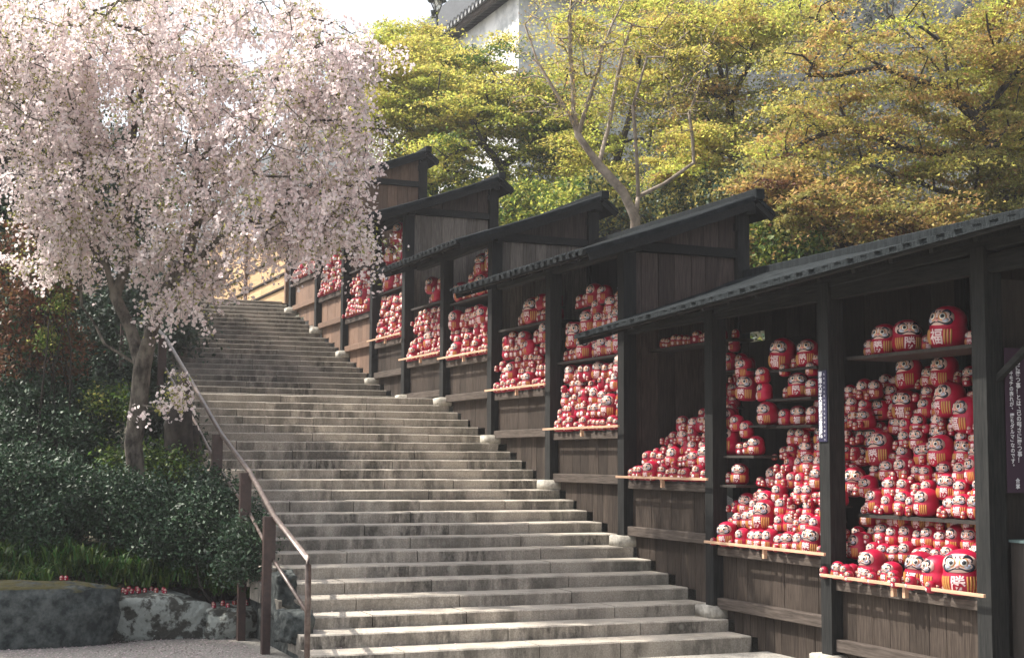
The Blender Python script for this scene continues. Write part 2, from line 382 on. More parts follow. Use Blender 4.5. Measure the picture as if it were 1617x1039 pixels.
# ------------------------------------------------------------------ sheds
PX = [-3.53, -1.44, .63, 2.66, 4.78, 6.86, 8.92, 10.88, 12.76, 14.72, 16.75, 19.0]
LEDGE = [.80, .98, 1.60, 2.17, 2.74, 3.31, 3.41, 3.85, 4.45, 5.05, 5.62]
PW = .16
YB = -1.5
SL = .345
def roof_z(zr, y):
    t = (y+1.53)/2.2
    return zr-SL*(y+1.53)-.02*math.sin(max(0, min(1, t))*math.pi)
def post_base(parent, x, ground_z):
    bm = bmesh.new(); bmesh.ops.create_cube(bm, size=1)
    bmesh.ops.bevel(bm, geom=list(bm.edges), offset=.07, segments=2, affect='EDGES')
    for v in bm.verts:
        j = rng.normal(0, .004, 3); v.co = (v.co.x*.33+j[0], v.co.y*.30+j[1]-.01, v.co.z*.13+j[2]*.4)
    me = bpy.data.meshes.new('base_stone'); bm.to_mesh(me); bm.free(); me.materials.append(M['base_stone'])
    for q in me.polygons: q.use_smooth = True
    return mobj('base_stone', me, parent, np.array((x+.03, .01, ground_z+.055))-ploc(parent))

def hboards(parent, x0, x1, y, zlo_fn, z1, m_, wd=.19, th=.022, name='wall_board'):
    x = x0
    while x < x1-.02:
        w_ = min(wd*random.uniform(.82, 1.15), x1-x)
        if x1-(x+w_) < .07: w_ = x1-x
        box(name, parent, m_, (x+.003, y-th/2+random.uniform(-.003, .003), zlo_fn(x, x+w_)), (x+w_-.003, y+th/2+random.uniform(0, .004), z1)); x += w_
def gable_boards(parent, x, y0, y1, zlo_fn, zhi_fn, m_, wd=.2, name='gable_board'):
    y = y0
    while y < y1-.02:
        w_ = min(wd*random.uniform(.85, 1.15), y1-y)
        if y1-(y+w_) < .07: w_ = y1-y
        zl0, zl1 = zlo_fn(y), zlo_fn(y+w_); zh0, zh1 = zhi_fn(y), zhi_fn(y+w_)
        e = random.uniform(-.003, .003); xa, xb = x-.012+e, x+.012
        V = [(xa, y+.003, zl0), (xa, y+w_-.003, zl1), (xa, y+w_-.003, zh1), (xa, y+.003, zh0)]
        V += [(xb, v[1], v[2]) for v in V]
        me = bpy.data.meshes.new(name); me.from_pydata([tuple(np.array(v)-ploc(parent)) for v in V], [],
            [(0, 3, 2, 1), (4, 5, 6, 7), (0, 1, 5, 4), (1, 2, 6, 5), (2, 3, 7, 6), (3, 0, 4, 7)])
        me.materials.append(m_); mobj(name, me, parent); y += w_

def build_roof(parent, xa, xb, zr, tilt=0., ye=.68):
    def lift(x, y): return tilt*(xb-x)*max(0., (y+1.53)/2.21)
    # slab with a slight sag, thin back slope
    ys = [-1.77, -1.53]+list(np.linspace(-1.3, ye, 9))
    def top(y): return zr-.19 if y < -1.6 else roof_z(zr, y)
    V = []; nx = 14
    xs = np.linspace(xa, xb, nx); L = ploc(parent)
    for x in xs:
        for y in ys: V.append((x, y, top(y)+lift(x, y)+rng.normal(0, .004)))
        for y in ys: V.append((x, y, top(y)+lift(x, y)-.055))
    k = len(ys); Fc = []
    for i in range(nx-1):
        a = i*2*k; b = (i+1)*2*k
        for j in range(k-1):
            Fc.append((a+j, b+j, b+j+1, a+j+1)); Fc.append((a+k+j, a+k+j+1, b+k+j+1, b+k+j))
        Fc.append((a, a+k, b+k, b)); Fc.append((a+k-1, b+k-1, b+2*k-1, a+2*k-1))
    for a, s in ((0, 1), ((nx-1)*2*k, -1)):
        for j in range(k-1):
            q = (a+j, a+j+1, a+k+j+1, a+k+j); Fc.append(q if s > 0 else q[::-1])
    me = bpy.data.meshes.new('roof'); me.from_pydata([tuple(np.array(v)-L) for v in V], [], Fc); me.materials.append(M['roof'])
    r = mobj('roof', me, parent)
    # ribs (round battens) running down the slope, their ends notch the eave
    rs = 7; rp = []; yy = [-1.5]+list(np.linspace(-1.0, ye+(.012 if tilt else .035), 6))
    rme = None
    x = xa+.06
    while x < xb-.02:
        if rme is None or tilt:
            Vr = []; Fr = []
            for i, y in enumerate(yy):
                for j in range(rs):
                    th = math.pi*j/(rs-1); Vr.append((.045*math.cos(th), y, roof_z(zr, y)+lift(x, y)-zr-.008+(.008 if tilt else .032)*math.sin(th)))
            for i in range(len(yy)-1):
                for j in range(rs-1): Fr.append((i*rs+j, i*rs+j+1, (i+1)*rs+j+1, (i+1)*rs+j))
            e = (len(yy)-1)*rs; Fr.append(tuple(range(e, e+rs))[::-1])
            rme = bpy.data.meshes.new('roof_batten'); rme.from_pydata(Vr, [], Fr); rme.materials.append(M['roof'])
        mobj('roof_batten', rme, parent, np.array((x, random.uniform(-.012, .012), zr))-L); x += .19*random.uniform(.9, 1.1)
    # eave board, ridge cap, barge boards
    def zz(x, y, d): return roof_z(zr, y)+lift(x, y)-d
    timber('eave_board', parent, M['beam'], (xa+.03, ye-.05, zz(xa, ye-.05, .062)), (xb-.03, ye-.05, zz(xb, ye-.05, .062)), .035, .05)
    timber('ridge_cap', parent, M['roof'], (xa-.03, -1.55, zr+.01), (xb+.03, -1.55, zr+.01), .12, .12)
    for x in (xa+.04, xb-.04):
        timber('barge_board', parent, M['beam'], (x, -1.5, zz(x, -1.5, .10)), (x, -.4, zz(x, -.4, .10)), .035, .10)
        timber('barge_board', parent, M['beam'], (x, -.4, zz(x, -.4, .10)), (x, ye-.04, zz(x, ye-.04, .09)), .035, .10)
        timber('barge_board', parent, M['beam'], (x, -1.54, zr-.09), (x, -1.76, zr-.26), .035, .09)
    x = xa+.5                     # rafters under the eave
    while x < xb-.2:
        timber('rafter', parent, M['beam'], (x, -1.4, zz(x, -1.4, .09)), (x, ye-.12, zz(x, ye-.12, .09)), .05, .06); x += .5

SHEDS = [  # posts from..to, ridge height, gable material, roof x range, label
    (0, 3, 3.97, 'gable', (-6.6, 2.62), .038, 'nearest dark timber shed with three open bays of red dolls beside the bottom steps'),
    (3, 5, 4.90, 'gable', (2.30, 6.75), 0, 'second shed up from the front, its dark plank gable rising above the nearest roof'),
    (5, 7, 5.58, 'palegable', (6.52, 10.35), 0, 'third shed up the stairs, at the landing, with a silvery plank gable'),
    (7, 9, 6.57, 'palegable', (10.58, 14.2), 0, 'fourth shed up the stairs, partly behind the cherry blossom, pale planks in its gable'),
    (9, 11, 7.78, 'brownboard', (14.5, 19.6), 0, 'highest shed near the stair top with reddish brown gable and panels')]
sheds = []
for si, (pa, pb, zr, gm, (ra, rb), tilt, lab) in enumerate(SHEDS):
    sh = thing('doll_shed', lab, 'shed', (PX[pa], 0, stair_z(PX[pa]+.01)), 'timber sheds stepping up beside the stairs'); sheds.append(sh)
    build_roof(sh, ra, rb, zr, tilt)
    lint = zr-(.74 if si == 0 else .66)
    brown = si == 4
    pm = M['post']
    ps = list(range(pa, pb+1)) if si == 0 else list(range(pa, pb))
    if si == 4: ps.append(pb)
    for p in ps:
        gz = stair_z(PX[p]-.02)
        if p == 7: gz = stair_z(PX[p])
        topz = roof_z(zr, 0)-.16+tilt*(rb-PX[p])*.69
        if si == 0 and p == 3: continue
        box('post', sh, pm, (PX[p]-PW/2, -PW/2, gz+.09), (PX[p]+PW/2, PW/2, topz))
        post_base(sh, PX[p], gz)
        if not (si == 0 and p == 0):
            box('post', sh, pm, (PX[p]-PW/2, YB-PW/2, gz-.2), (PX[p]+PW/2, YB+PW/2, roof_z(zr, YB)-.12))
    # purlins along x
    xe0 = ra+.10 if si else ra+.1; xe1 = rb-.1
    for y in (0., YB):
        lf = tilt*(rb-ra)*(y+1.53)/2.21; timber('purlin', sh, M['beam'], (xe0, y, roof_z(zr, y)+lf-.125), (xe1, y, roof_z(zr, y)-.125), .12, .14)
    x0g = PX[pa]
    timber('lintel', sh, M['beam'], (PX[pa]+PW/2 if si else -6.4, 0, lint+.07), (PX[pb]-PW/2, 0, lint+.07), .09, .14)
    # bays
    for k in range(pa, pb):
        xl, xr, zl = PX[k]+PW/2, PX[k+1]-PW/2, LEDGE[k]
        bm_ = M['brownboard'] if k >= 8 else M['board']
        zr1 = zl-.54
        timber('ledge_beam', sh, M['rail'], (xl, -.01, zl-.085), (xr, -.01, zl-.085), .09, .075)
        timber('bay_rail', sh, M['rail'] if k < 8 else M['brownboard'], (xl, .0, zr1-.055), (xr, .0, zr1-.055), .085, .105)
        hboards(sh, xl, xr, -.045, lambda a, b: zr1-.03, zl-.10, bm_, .25 if k < 4 else .3)
        hboards(sh, xl, xr, -.06, lambda a, b: max(stair_z(b-.005), 0)-(.01), zr1-.07, bm_, .15 if k < 4 else .2)
        # ledge board the dolls stand on, pale slat on brackets
        box('shelf_board', sh, M['inner'], (xl, -.42, zl-.046), (xr, .03, zl-.02))
        if k < 8:
            timber('ledge_slat', sh, M['slat'], (xl-.18, .155, zl+.012), (xr+.04, .155, zl+.012), .022, .026)
            for fx in ((.45,) if k != 0 else (.42, .5)):
                box('bracket', sh, M['slat'], (xl+(xr-xl)*fx, .10, zl-.09), (xl+(xr-xl)*fx+.035, .135, zl-.003))
        # dark back and partition
        zt = roof_z(zr, YB)-.2
        if k == 2:
            hboards(sh, xl, xr, YB+.03, lambda a, b: zl-.6, 3.17, M['inner'], .3, name='back_board')
            hboards(sh, xl, 2.06, YB+.03, lambda a, b: 3.172, zt+.1, M['inner'], .3, name='back_board')
            box('back_board', sh, M['inner'], (2.06, YB+.02, 3.29), (xr, YB+.045, zt+.1))
        else:
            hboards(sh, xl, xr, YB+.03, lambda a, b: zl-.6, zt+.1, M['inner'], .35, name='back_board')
    # gable wall facing down the stairs
    if si:
        zb = zr-.66
        zlow = SHEDS[si-1][2]-1.2 if si < 99 else 0
        timber('gable_beam', sh, M['beam'], (x0g-.01, YB+PW/2, zb), (x0g-.01, -PW/2, zb+.02), .09, .11)
        g1 = M['gable'] if si in (1, 2, 3) else M['brownboard']
        gable_boards(sh, x0g, YB+PW/2, -PW/2, lambda y: zb+.055, lambda y: roof_z(zr, y)-.075, g1)
        gable_boards(sh, x0g+.015, YB+PW/2, -PW/2, lambda y: LEDGE[pa]-.6, lambda y: zb-.05, M['gable'] if si == 1 else M[gm])
        xr_ = x0g-.5
        timber('tie_rail', sh, M['beam'], (x0g-.03, YB+.02, roof_z(zr, YB)-.33), (x0g-.03, YB+PW/2+.02, roof_z(zr, YB)-.33), .05, .1)
    # ends: bottom of partition at far end is the next shed's gable
# shelves
s0, s1, s2, s3, s4 = sheds

# ------------------------------------------------------------------ daruma dolls
PROF = [(0, .24), (.03, .35), (.10, .43), (.2, .48), (.32, .5), (.45, .485), (.52, .455), (.58, .452), (.70, .46), (.82, .435), (.92, .375), (1.0, .27), (1.05, .15), (1.075, .0)]
pz_ = np.array([p[0] for p in PROF]); pr_ = np.array([p[1] for p in PROF])
def surf(u, v, off=0.):
    u = np.asarray(u, float); v = np.asarray(v, float); ph = u/.47; r = np.interp(v, pz_, pr_)+off
    return np.stack([r*np.sin(ph), r*np.cos(ph), v+0*u], -1)
def body_data(seg, prof_n=None):
    zz = pz_ if prof_n is None else np.array([0, .1, .32, .52, .70, .86, 1.0, 1.075]); rr = np.interp(zz, pz_, pr_)
    V = []; Fc = []
    for z, r in zip(zz[:-1], rr[:-1]):
        for k in range(seg):
            a = 2*math.pi*k/seg; V.append((r*math.sin(a), r*math.cos(a), z))
    n = len(zz)-1
    for i in range(n-1):
        for k in range(seg):
            k2 = (k+1) % seg; Fc.append((i*seg+k, i*seg+k2, (i+1)*seg+k2, (i+1)*seg+k)[::-1])
    V.append((0, 0, zz[-1])); t = len(V)-1
    for k in range(seg): Fc.append(((n-1)*seg+k, t, (n-1)*seg+(k+1) % seg))
    Fc.append(tuple(range(seg)))
    return V, Fc
def disc(cu, cv, a, b, off, seg=20, rings=2, p=2., bulge=0.):
    V = [surf(cu, cv, off+bulge)]; Fc = []
    for r_ in range(1, rings+1):
        for k in range(seg):
            th = 2*math.pi*k/seg; c, s = math.cos(th), math.sin(th)
            x = abs(c)**(2/p)*np.sign(c)*a*r_/rings; y = abs(s)**(2/p)*np.sign(s)*b*r_/rings
            V.append(surf(cu+x, cv+y, off+bulge*(1-(r_/rings)**2)))
    for k in range(seg): Fc.append((0, 1+(k+1) % seg, 1+k))
    for r_ in range(1, rings):
        for k in range(seg):
            k2 = (k+1) % seg; A = 1+(r_-1)*seg; B = A+seg; Fc.append((A+k, A+k2, B+k2, B+k))
    b0 = 1+(rings-1)*seg; m_ = len(V)     # skirt gives thickness
    for k in range(seg):
        th = 2*math.pi*k/seg; c, s = math.cos(th), math.sin(th)
        V.append(surf(cu+abs(c)**(2/p)*np.sign(c)*a, cv+abs(s)**(2/p)*np.sign(s)*b, -.005))
    for k in range(seg): Fc.append((b0+k, b0+(k+1) % seg, m_+(k+1) % seg, m_+k))
    return [tuple(v) for v in V], Fc
def stroke(pts, wd, off):
    pts = np.array(pts, float); t = np.gradient(pts, axis=0); t /= np.linalg.norm(t, axis=1)[:, None]+1e-9; nrm = np.stack([-t[:, 1], t[:, 0]], -1)
    wd = np.array(wd)[:, None] if not np.isscalar(wd) else wd
    A = pts+nrm*wd/2; B = pts-nrm*wd/2; V = []
    for a, b in zip(A, B): V += [tuple(surf(*a, off)), tuple(surf(*b, off)), tuple(surf(*a, -.003)), tuple(surf(*b, -.003))]
    Fc = []
    for i in range(len(pts)-1):
        a = 4*i; Fc += [(a, a+4, a+5, a+1), (a+2, a+6, a+4, a), (a+1, a+5, a+7, a+3)]
    return V, Fc
def arc(cu, cv, r, a0, a1, n=8, ry=None):
    return [(cu+r*math.cos(R_(a)), cv+(ry or r)*math.sin(R_(a))) for a in np.linspace(a0, a1, n)]
def flip(s, pts): return [(s*u, v) for u, v in pts]
def merge(lst):                       # [(V,F,mi)] -> V,F,mi
    V = []; Fc = []; mi_ = []
    for v, f, m_ in lst:
        o = len(V); V += list(v); Fc += [tuple(i+o for i in q) for q in f]; mi_ += [m_]*len(f)
    return V, Fc, mi_
def mk(name, V, Fc, mats, mi_=None, smooth=True):
    me = bpy.data.meshes.new(name); me.from_pydata([tuple(map(float, v)) for v in V], [], Fc)
    for m_ in mats: me.materials.append(m_)
    if mi_: me.polygons.foreach_set('material_index', mi_)
    if smooth: me.polygons.foreach_set('use_smooth', [True]*len(me.polygons))
    me.update(); return me
def glyph(ch, size, cu, cv, off, sub=1):
    c = bpy.data.curves.new('g', 'FONT'); c.body = ch; c.resolution_u = 1; c.size = 1; c.align_x = 'CENTER'
    try: c.offset = .018
    except Exception: pass
    o = bpy.data.objects.new('g', c); COL.objects.link(o)
    dg = bpy.context.evaluated_depsgraph_get(); dg.update(); me = bpy.data.meshes.new_from_object(o.evaluated_get(dg))
    bpy.data.objects.remove(o); return me
def on_body(me, size, cu, cv, off):
    co = np.array([v.co[:] for v in me.vertices]); mn, mx_ = co.min(0), co.max(0); c = (mn+mx_)/2
    s = size/max(mx_[0]-mn[0], mx_[1]-mn[1])
    # local text x runs to the reader's right; on a face looking along +Y the reader's right is -X
    V = [tuple(surf(cu-(p[0]-c[0])*s, cv+(p[1]-c[1])*s*1.15, off)) for p in co]
    return V, [tuple(p.vertices) for p in me.polygons]
gl_win = glyph('勝', 1, 0, 0, 0); gl_luck = glyph('福', 1, 0, 0, 0)

def brow_pts(s): return [flip(s, arc(.235, .845, .115, 155, -60, 10, .085))]
def make_parts(full, variant):
    P = []   # (name, mesh, [subparts])
    V, Fc = body_data(28 if full else 18); P.append(('body', mk('body', V, Fc, [M['d_red']]), []))
    seg = 32 if full else 20
    fa, fb, fc_ = ((.50, .215, .755), (.46, .20, .76), (.52, .205, .745))[variant]
    V, Fc = disc(0, fc_, fa, fb, .010, seg, 3, 2.6); P.append(('face', mk('face', V, Fc, [M['d_face']]), []))
    for s in (1, -1):
        eu = .155*s; ev = fc_+.02
        o_ = merge([disc(eu, ev, .115, .11, .014, 16, 1)+(0,), disc(eu, ev, .082, .08, .019, 16, 1)+(1,)])
        eye = mk('eye', o_[0], o_[1], [M['d_orange'], M['d_white']], o_[2])
        V, Fc = disc(eu, ev, .052, .052, .024, 14, 1, 2, .004); pup = mk('pupil', V, Fc, [M['d_pupil']])
        P.append(('eye', eye, [('pupil', pup)]))
        wd = [.014, .036, .056, .07, .076, .07, .062, .05, .036, .014]
        V, Fc = stroke(flip(s, arc(.245, fc_+.075, .12, 165, -50, 10, .085)), wd, .017); P.append(('eyebrow', mk('eyebrow', V, Fc, [M['d_black']]), []))
        a = stroke(flip(s, arc(.25, fc_-.085, .135, 60, -150, 10, .085)), wd, .017)
        b = disc(.24*s, fc_-.075, .08, .055, .014, 12, 1)
        m_ = merge([a+(0,), b+(1,)]); P.append(('beard', mk('beard', m_[0], m_[1], [M['d_black'], M['d_blue']], m_[2]), []))
        if full:
            L_ = []
            for q in range(3):
                L_.append(stroke(flip(s, [(.03+.02*q, fc_-.10-.012*q), (.12+.03*q, fc_-.125-.02*q), (.2+.03*q, fc_-.165-.008*q)]), [.02, .016, .006], .018)+(0,))
            m_ = merge(L_); P.append(('moustache', mk('moustache', m_[0], m_[1], [M['d_black']], m_[2]), []))
            for q in range(4 if variant != 1 else 3):
                V, Fc = stroke([(s*(.22+.075*q), v) for v in (.46, .38, .28, .17, .10)], [.042, .05, .05, .045, .02], .012)
                P.append(('belly_stripe', mk('belly_stripe', V, Fc, [M['d_gold']]), []))
            V, Fc = stroke([(s*.05, fc_+.16), (s*.07, fc_+.11)], [.03, .03], .018); P.append(('brow_mark', mk('brow_mark', V, Fc, [M['d_black']]), []))
    if full:
        V, Fc = disc(0, fc_-.055, .06, .045, .012, 14, 2, 2, .03); P.append(('nose', mk('nose', V, Fc, [M['d_lip']]), []))
        V, Fc = stroke([(-.07, fc_-.135), (0, fc_-.125), (.07, fc_-.135)], [.008, .02, .008], .016); P.append(('mouth', mk('mouth', V, Fc, [M['d_black']]), []))
        V, Fc = stroke([(x_, 1.0-.0) for x_ in (0,)]*2, .001, 0) if False else ([], [])
    else:
        L_ = [stroke([(s*(.22+.085*q), v) for v in (.46, .30, .12)], [.045, .052, .03], .012)+(0,) for s in (1, -1) for q in range(3)]
        m_ = merge(L_); P.append(('belly_stripes', mk('belly_stripes', m_[0], m_[1], [M['d_gold']], m_[2]), []))
    V, Fc = on_body((gl_win, gl_luck, gl_win)[variant], .34, 0, .29, .014)
    P.append(('lettering', mk('lettering', V, Fc, [M['d_pink']], smooth=False), []))
    return P
FULL = [make_parts(True, v) for v in range(3)]
HALF = [make_parts(False, v) for v in range(3)]
def small_doll(v):
    fc_ = .755; L_ = [body_data(12, 8)+(0,), disc(0, fc_, .43, .185, .012, 14, 2, 2.6)+(1,)]
    for s in (1, -1):
        L_.append(disc(.155*s, fc_+.02, .09, .085, .02, 8, 1)+(2,)); L_.append(disc(.155*s, fc_+.02, .045, .045, .026, 6, 1)+(3,))
        L_.append(stroke(flip(s, arc(.245, fc_+.07, .12, 165, -50, 6, .085)), .045, .02)+(3,))
        L_.append(stroke(flip(s, arc(.25, fc_-.085, .12, 60, -150, 6, .08)), .045, .02)+(3,))
        if v != 1:
            for q in range(3): L_.append(stroke([(s*(.2+.09*q), .45), (s*(.2+.09*q), .14)], .045, .014)+(4,))
    L_.append(disc(0, .29, .13, .15, .014, 8, 1, 3)+(5,))
    V, Fc, mi_ = merge(L_)
    return V, Fc, mi_
SM_MATS = [M['d_red'], M['d_face'], M['d_orange'], M['d_black'], M['d_gold'], M['d_pink']]
SMALL = [small_doll(v) for v in range(2)]
SMALL_ME = [mk('daruma', v, f, SM_MATS, m_) for v, f, m_ in SMALL]

dolls = []     # dict(x,y,z,w,rz,tx,ty,bay,row)
def clear(x, y, z, w_, fac=.47, lst=None):
    for d in (lst if lst is not None else dolls):
        if abs(d['x']-x) > .6 or abs(d['z']-z) > .6: continue
        dd = math.sqrt((d['x']-x)**2+(d['y']-y)**2+((d['z']+d['w']*.5-z-w_*.5)*.95)**2)
        if dd < fac*(d['w']+w_): return False
    return True
def add(x, y, z, w_, bay, row, yaw=None, force=False, fac=.47, tilt=.055, room=None):
    if not force and not clear(x, y, z, w_, fac, [d for d in dolls if abs(d['bay']-bay) < 2 and abs(d['x']-x) < .5]): return False
    dolls.append(dict(x=x, y=y, z=z, w=w_, rz=R_(13 if yaw is None else yaw-9)+random.gauss(0, .27), tx=random.gauss(0, tilt), ty=random.gauss(0, tilt), bay=bay, row=row, hs=random.uniform(.96, 1.12)))
    return True
def tiers(bay, z0, y0, n, dz, dy, wlo, whi, xfn=None, row0=0, big=.12, bigw=(.22, .3), board=True, mini=.3):
    xl, xr = PX[bay]+PW/2, PX[bay+1]-PW/2
    sh = next(s for s, S in zip(sheds, SHEDS) if S[0] <= bay < S[1])
    for k in range(n):
        z = z0+dz*k; y = y0-dy*k; lim = xfn(k) if xfn else (0, 1)
        xa, xb = xl+(xr-xl)*lim[0]+.03, xl+(xr-xl)*lim[1]-.03
        if xb-xa < .1: continue
        if board and k > 0: box('tier_board', sh, M['inner'], (xa-.02, y-.05, z-.012), (xb+.02, y+.03, z))
        # few big ones first, then fill
        x = xa+random.uniform(.0, .1)
        while x < xb:
            if random.random() < big:
                w_ = random.uniform(*bigw)
                if x+w_ < xb: add(x+w_/2, y+.02, z, w_, bay, row0+k)
                x += w_
            x += random.uniform(.15, .5)
        x = xa
        while x < xb-.05:
            w_ = random.uniform(wlo, whi)
            if x+w_ > xb: w_ = max(.07, xb-x)
            ok = False
            for ww in (w_, w_*.8, .085):
                if add(x+ww/2, y+random.uniform(-.02, .02), z, ww, bay, row0+k): ok = True; x += ww*.97; break
            if not ok: x += .03
        for ww in (.20, .18, .16, .14, .12, .10):
            for _ in range(int(46*(xb-xa)/2)):
                w_ = ww*random.uniform(.93, 1.07)
                if xb-xa > w_: add(random.uniform(xa+w_/2, xb-w_/2), y+random.uniform(-.04, .05), z+random.uniform(0, .03), w_, bay, row0+k, fac=.455)
        if mini:
            for _ in range(int(14*mini*(xb-xa)/2*3)):
                w_ = random.uniform(.055, .09); add(random.uniform(xa, xb), y+wlo*.5+random.uniform(.0, .03), z if k == 0 else z+random.uniform(-.02, .03), w_, bay, row0+k, fac=.44)
def shelf(bay, z, y0, y1, x0=0, x1=1, name='shelf_board'):
    xl, xr = PX[bay]+PW/2, PX[bay+1]-PW/2
    sh = next(s for s, S in zip(sheds, SHEDS) if S[0] <= bay < S[1])
    box(name, sh, M['inner'], (xl+(xr-xl)*x0, y1, z-.03), (xl+(xr-xl)*x1, y0, z))
# bay 0 (nearest): front ledge, low shelf, heap, top shelf
L0 = LEDGE[0]-.02
for x, w_, y in ((-3.20, .33, .0), (-2.86, .27, -.02), (-2.58, .27, -.06), (-2.28, .19, .0), (-1.93, .26, -.07), (-1.58, .13, .05), (-1.75, .12, .08), (-2.06, .13, .08), (-2.43, .12, .085), (-2.70, .10, .12), (-1.44, .09, .09), (-2.18, .10, .12), (-2.98, .09, .14), (-1.86, .09, .13), (-2.52, .085, .14)):
    add(x, y, L0, w_, 0, 0, yaw=20, force=True, tilt=.02)
tiers(0, L0, -.02, 1, .1, .1, .12, .17, row0=0, big=0, mini=.6)
tiers(0, L0+.16, -.25, 3, .14, .08, .13, .19, row0=1, big=.15, bigw=(.19, .22), mini=.25, xfn=lambda k: (0, 1.15))
shelf(0, 1.34, -.2, -.62)
tiers(0, 1.345, -.30, 9, .138, .07, .13, .20, row0=3, big=.55, bigw=(.22, .29), mini=.8, xfn=lambda k: (0, 1 if k < 1 else 1.3))
shelf(0, 2.72, -.12, -.62)
for x, w_ in ((-3.24, .24), (-2.96, .12), (-2.66, .33), (-2.40, .12), (-2.12, .27), (-1.81, .26), (-1.60, .14)): add(x, -.32, 2.72, w_, 0, 12, yaw=28, force=True, tilt=.02)
# bay 1: full rows at the bottom, heap on the right, little shelves climbing on the left
def hit(px, py, Y):
    d = FW+((px-808.5)*RT-(py-519.5)*UP)/F; t = (Y-CAM[1])/d[1]; return CAM+t*d
sh0 = sheds[0]
def nook(pxs, py, Y, ws, row, dzs=None):
    zz = hit(sum(pxs)/len(pxs), py, Y)[2]; xs = [hit(p, py, Y)[0] for p in pxs]
    box('shelf_board', sh0, M['inner'], (min(xs)-.14, Y-.16, zz-.025), (max(xs)+.14, Y+.12, zz))
    for x, w_, dz in zip(xs, ws, dzs or [0]*len(xs)): add(x, Y, zz+dz, w_, 1, row, fac=.40)
nook((1152, 1168), 765, -.12, (.12, .19), 4)
nook((1150, 1172, 1183, 1195, 1150, 1165, 1180), 719, -.16, (.27, .13, .13, .18, .19, .16, .15), 6, (0, 0, 0, 0, .27, .24, .17))
nook((1183, 1214, 1180, 1207, 1178, 1206, 1160), 672, -.26, (.25, .22, .24, .17, .2, .16, .14), 8, (0, 0, .25, .23, .48, .41, .3))
nook((1228, 1262, 1244, 1240, 1285, 1283), 629, -.36, (.22, .23, .11, .12, .17, .13), 10, (0, 0, 0, .22, 0, .2))
nook((1155, 1172, 1190, 1160), 585, -.34, (.17, .15, .19, .13), 11, (0, 0, 0, .2))
nook((1222, 1240, 1262, 1285), 672, -.38, (.16, .15, .18, .16), 9)
nook((1235, 1256, 1277, 1293), 582, -.42, (.28, .10, .24, .12), 12)
tiers(1, LEDGE[1]-.02, .02, 1, .14, .1, .14, .20, row0=0, big=.3, bigw=(.21, .24), mini=.6)
tiers(1, LEDGE[1]+.15, -.10, 5, .135, .06, .13, .19, row0=1, big=.4, bigw=(.22, .27), mini=.8, xfn=lambda k: (0, (1, 1, .95, .8, .72)[k]))
tiers(1, LEDGE[1]+.15+.675, -.40, 5, .14, .05, .13, .19, row0=6, big=.5, bigw=(.22, .27), mini=.6, xfn=lambda k: (0, (.74, .70, .62, .52, .4)[k]))
# bay 2: a heap that climbs to the right
tiers(2, LEDGE[2]-.02, .02, 1, .14, .1, .11, .17, row0=0, big=.3, bigw=(.18, .21), mini=.6)
tiers(2, LEDGE[2]+.12, -.10, 9, .125, .05, .12, .18, row0=1, big=.35, bigw=(.19, .24), mini=.4, xfn=lambda k: (0, (.93, .85, .74, .62, .48, .36, .28, .2, .15)[k]))
shelf(2, 3.06, -.25, -.5)
x = PX[2]+.15
while x < PX[3]-.2: w_ = random.uniform(.08, .14); add(x, -.33, 3.06, w_, 2, 9); x += w_*1.15
# other bays
def generic(bay, seed, gap=True):
    random.seed(seed); z0 = LEDGE[bay]-.02
    tiers(bay, z0, .02, 1, .14, .1, .11, .17, row0=0, big=.25, bigw=(.2, .24), mini=.3)
    top = {3: 4.0, 4: 4.0, 5: 4.75, 6: 4.75, 7: 5.75, 8: 5.75, 9: 6.5, 10: 6.5}[bay]
    tiers(bay, z0+.14, -.07, 4, .155, .018, .15, .22, row0=1, big=.45, bigw=(.23, .3), mini=.1, xfn=lambda k: (0, 1))
    zz = z0+.14+.155*4+.12; nn = max(2, int((top-zz)/.165))
    shelf(bay, zz, -.02, -.5)
    tiers(bay, zz, -.14, nn, .165, .012, .16, .24, row0=6, big=.5, bigw=(.25, .33), mini=0, xfn=lambda k: (0, 1 if k < nn-2 else random.uniform(.5, .9)))
for b in range(3, 11): generic(b, 40+b)

for d in dolls:
    px_, py_, zz = proj((d['x'], d['y'], d['z']+d['w']*.5)); d['px'] = d['w']*F/zz; d['sx'] = px_; d['sy'] = py_
# which dolls show: coarse occlusion on a picture grid, nearest rows first
grid = {}
order = sorted(range(len(dolls)), key=lambda i: proj((dolls[i]['x'], dolls[i]['y'], dolls[i]['z']))[2])
for i in order:
    d = dolls[i]; r = d['px']*.5; cells = []
    for a in np.linspace(-.8, .8, 7):
        for b in np.linspace(-.8, .8, 7):
            if a*a+b*b < .7: cells.append((int((d['sx']+a*r)//3), int((d['sy']+b*r)//3)))
    free = [c_ for c_ in cells if c_ not in grid]
    d['vis'] = len(free)/max(1, len(cells))
    for c_ in cells: grid[c_] = i
NBIG = 272
inview = [i for i in range(len(dolls)) if dolls[i]['vis'] > .12 and dolls[i]['sx'] < 1600]
inview.sort(key=lambda i: -dolls[i]['px']*math.sqrt(dolls[i]['vis']))
chosen = set(inview[:NBIG])
BAYN = ['the nearest bay next to the booth', 'the second bay, right of which hangs the white lettered plaque', 'the third bay with the bare dark wall', 'the fourth bay, just above the nearest roof end',
        'the fifth bay', 'the sixth bay', 'the seventh bay at the landing', 'the eighth bay', 'the ninth bay', 'the tenth bay', 'the topmost bay']
BAYS = ['nearest bay', 'second bay', 'third bay', 'fourth bay', 'fifth bay', 'sixth bay', 'seventh bay', 'eighth bay', 'ninth bay', 'tenth bay', 'topmost bay']
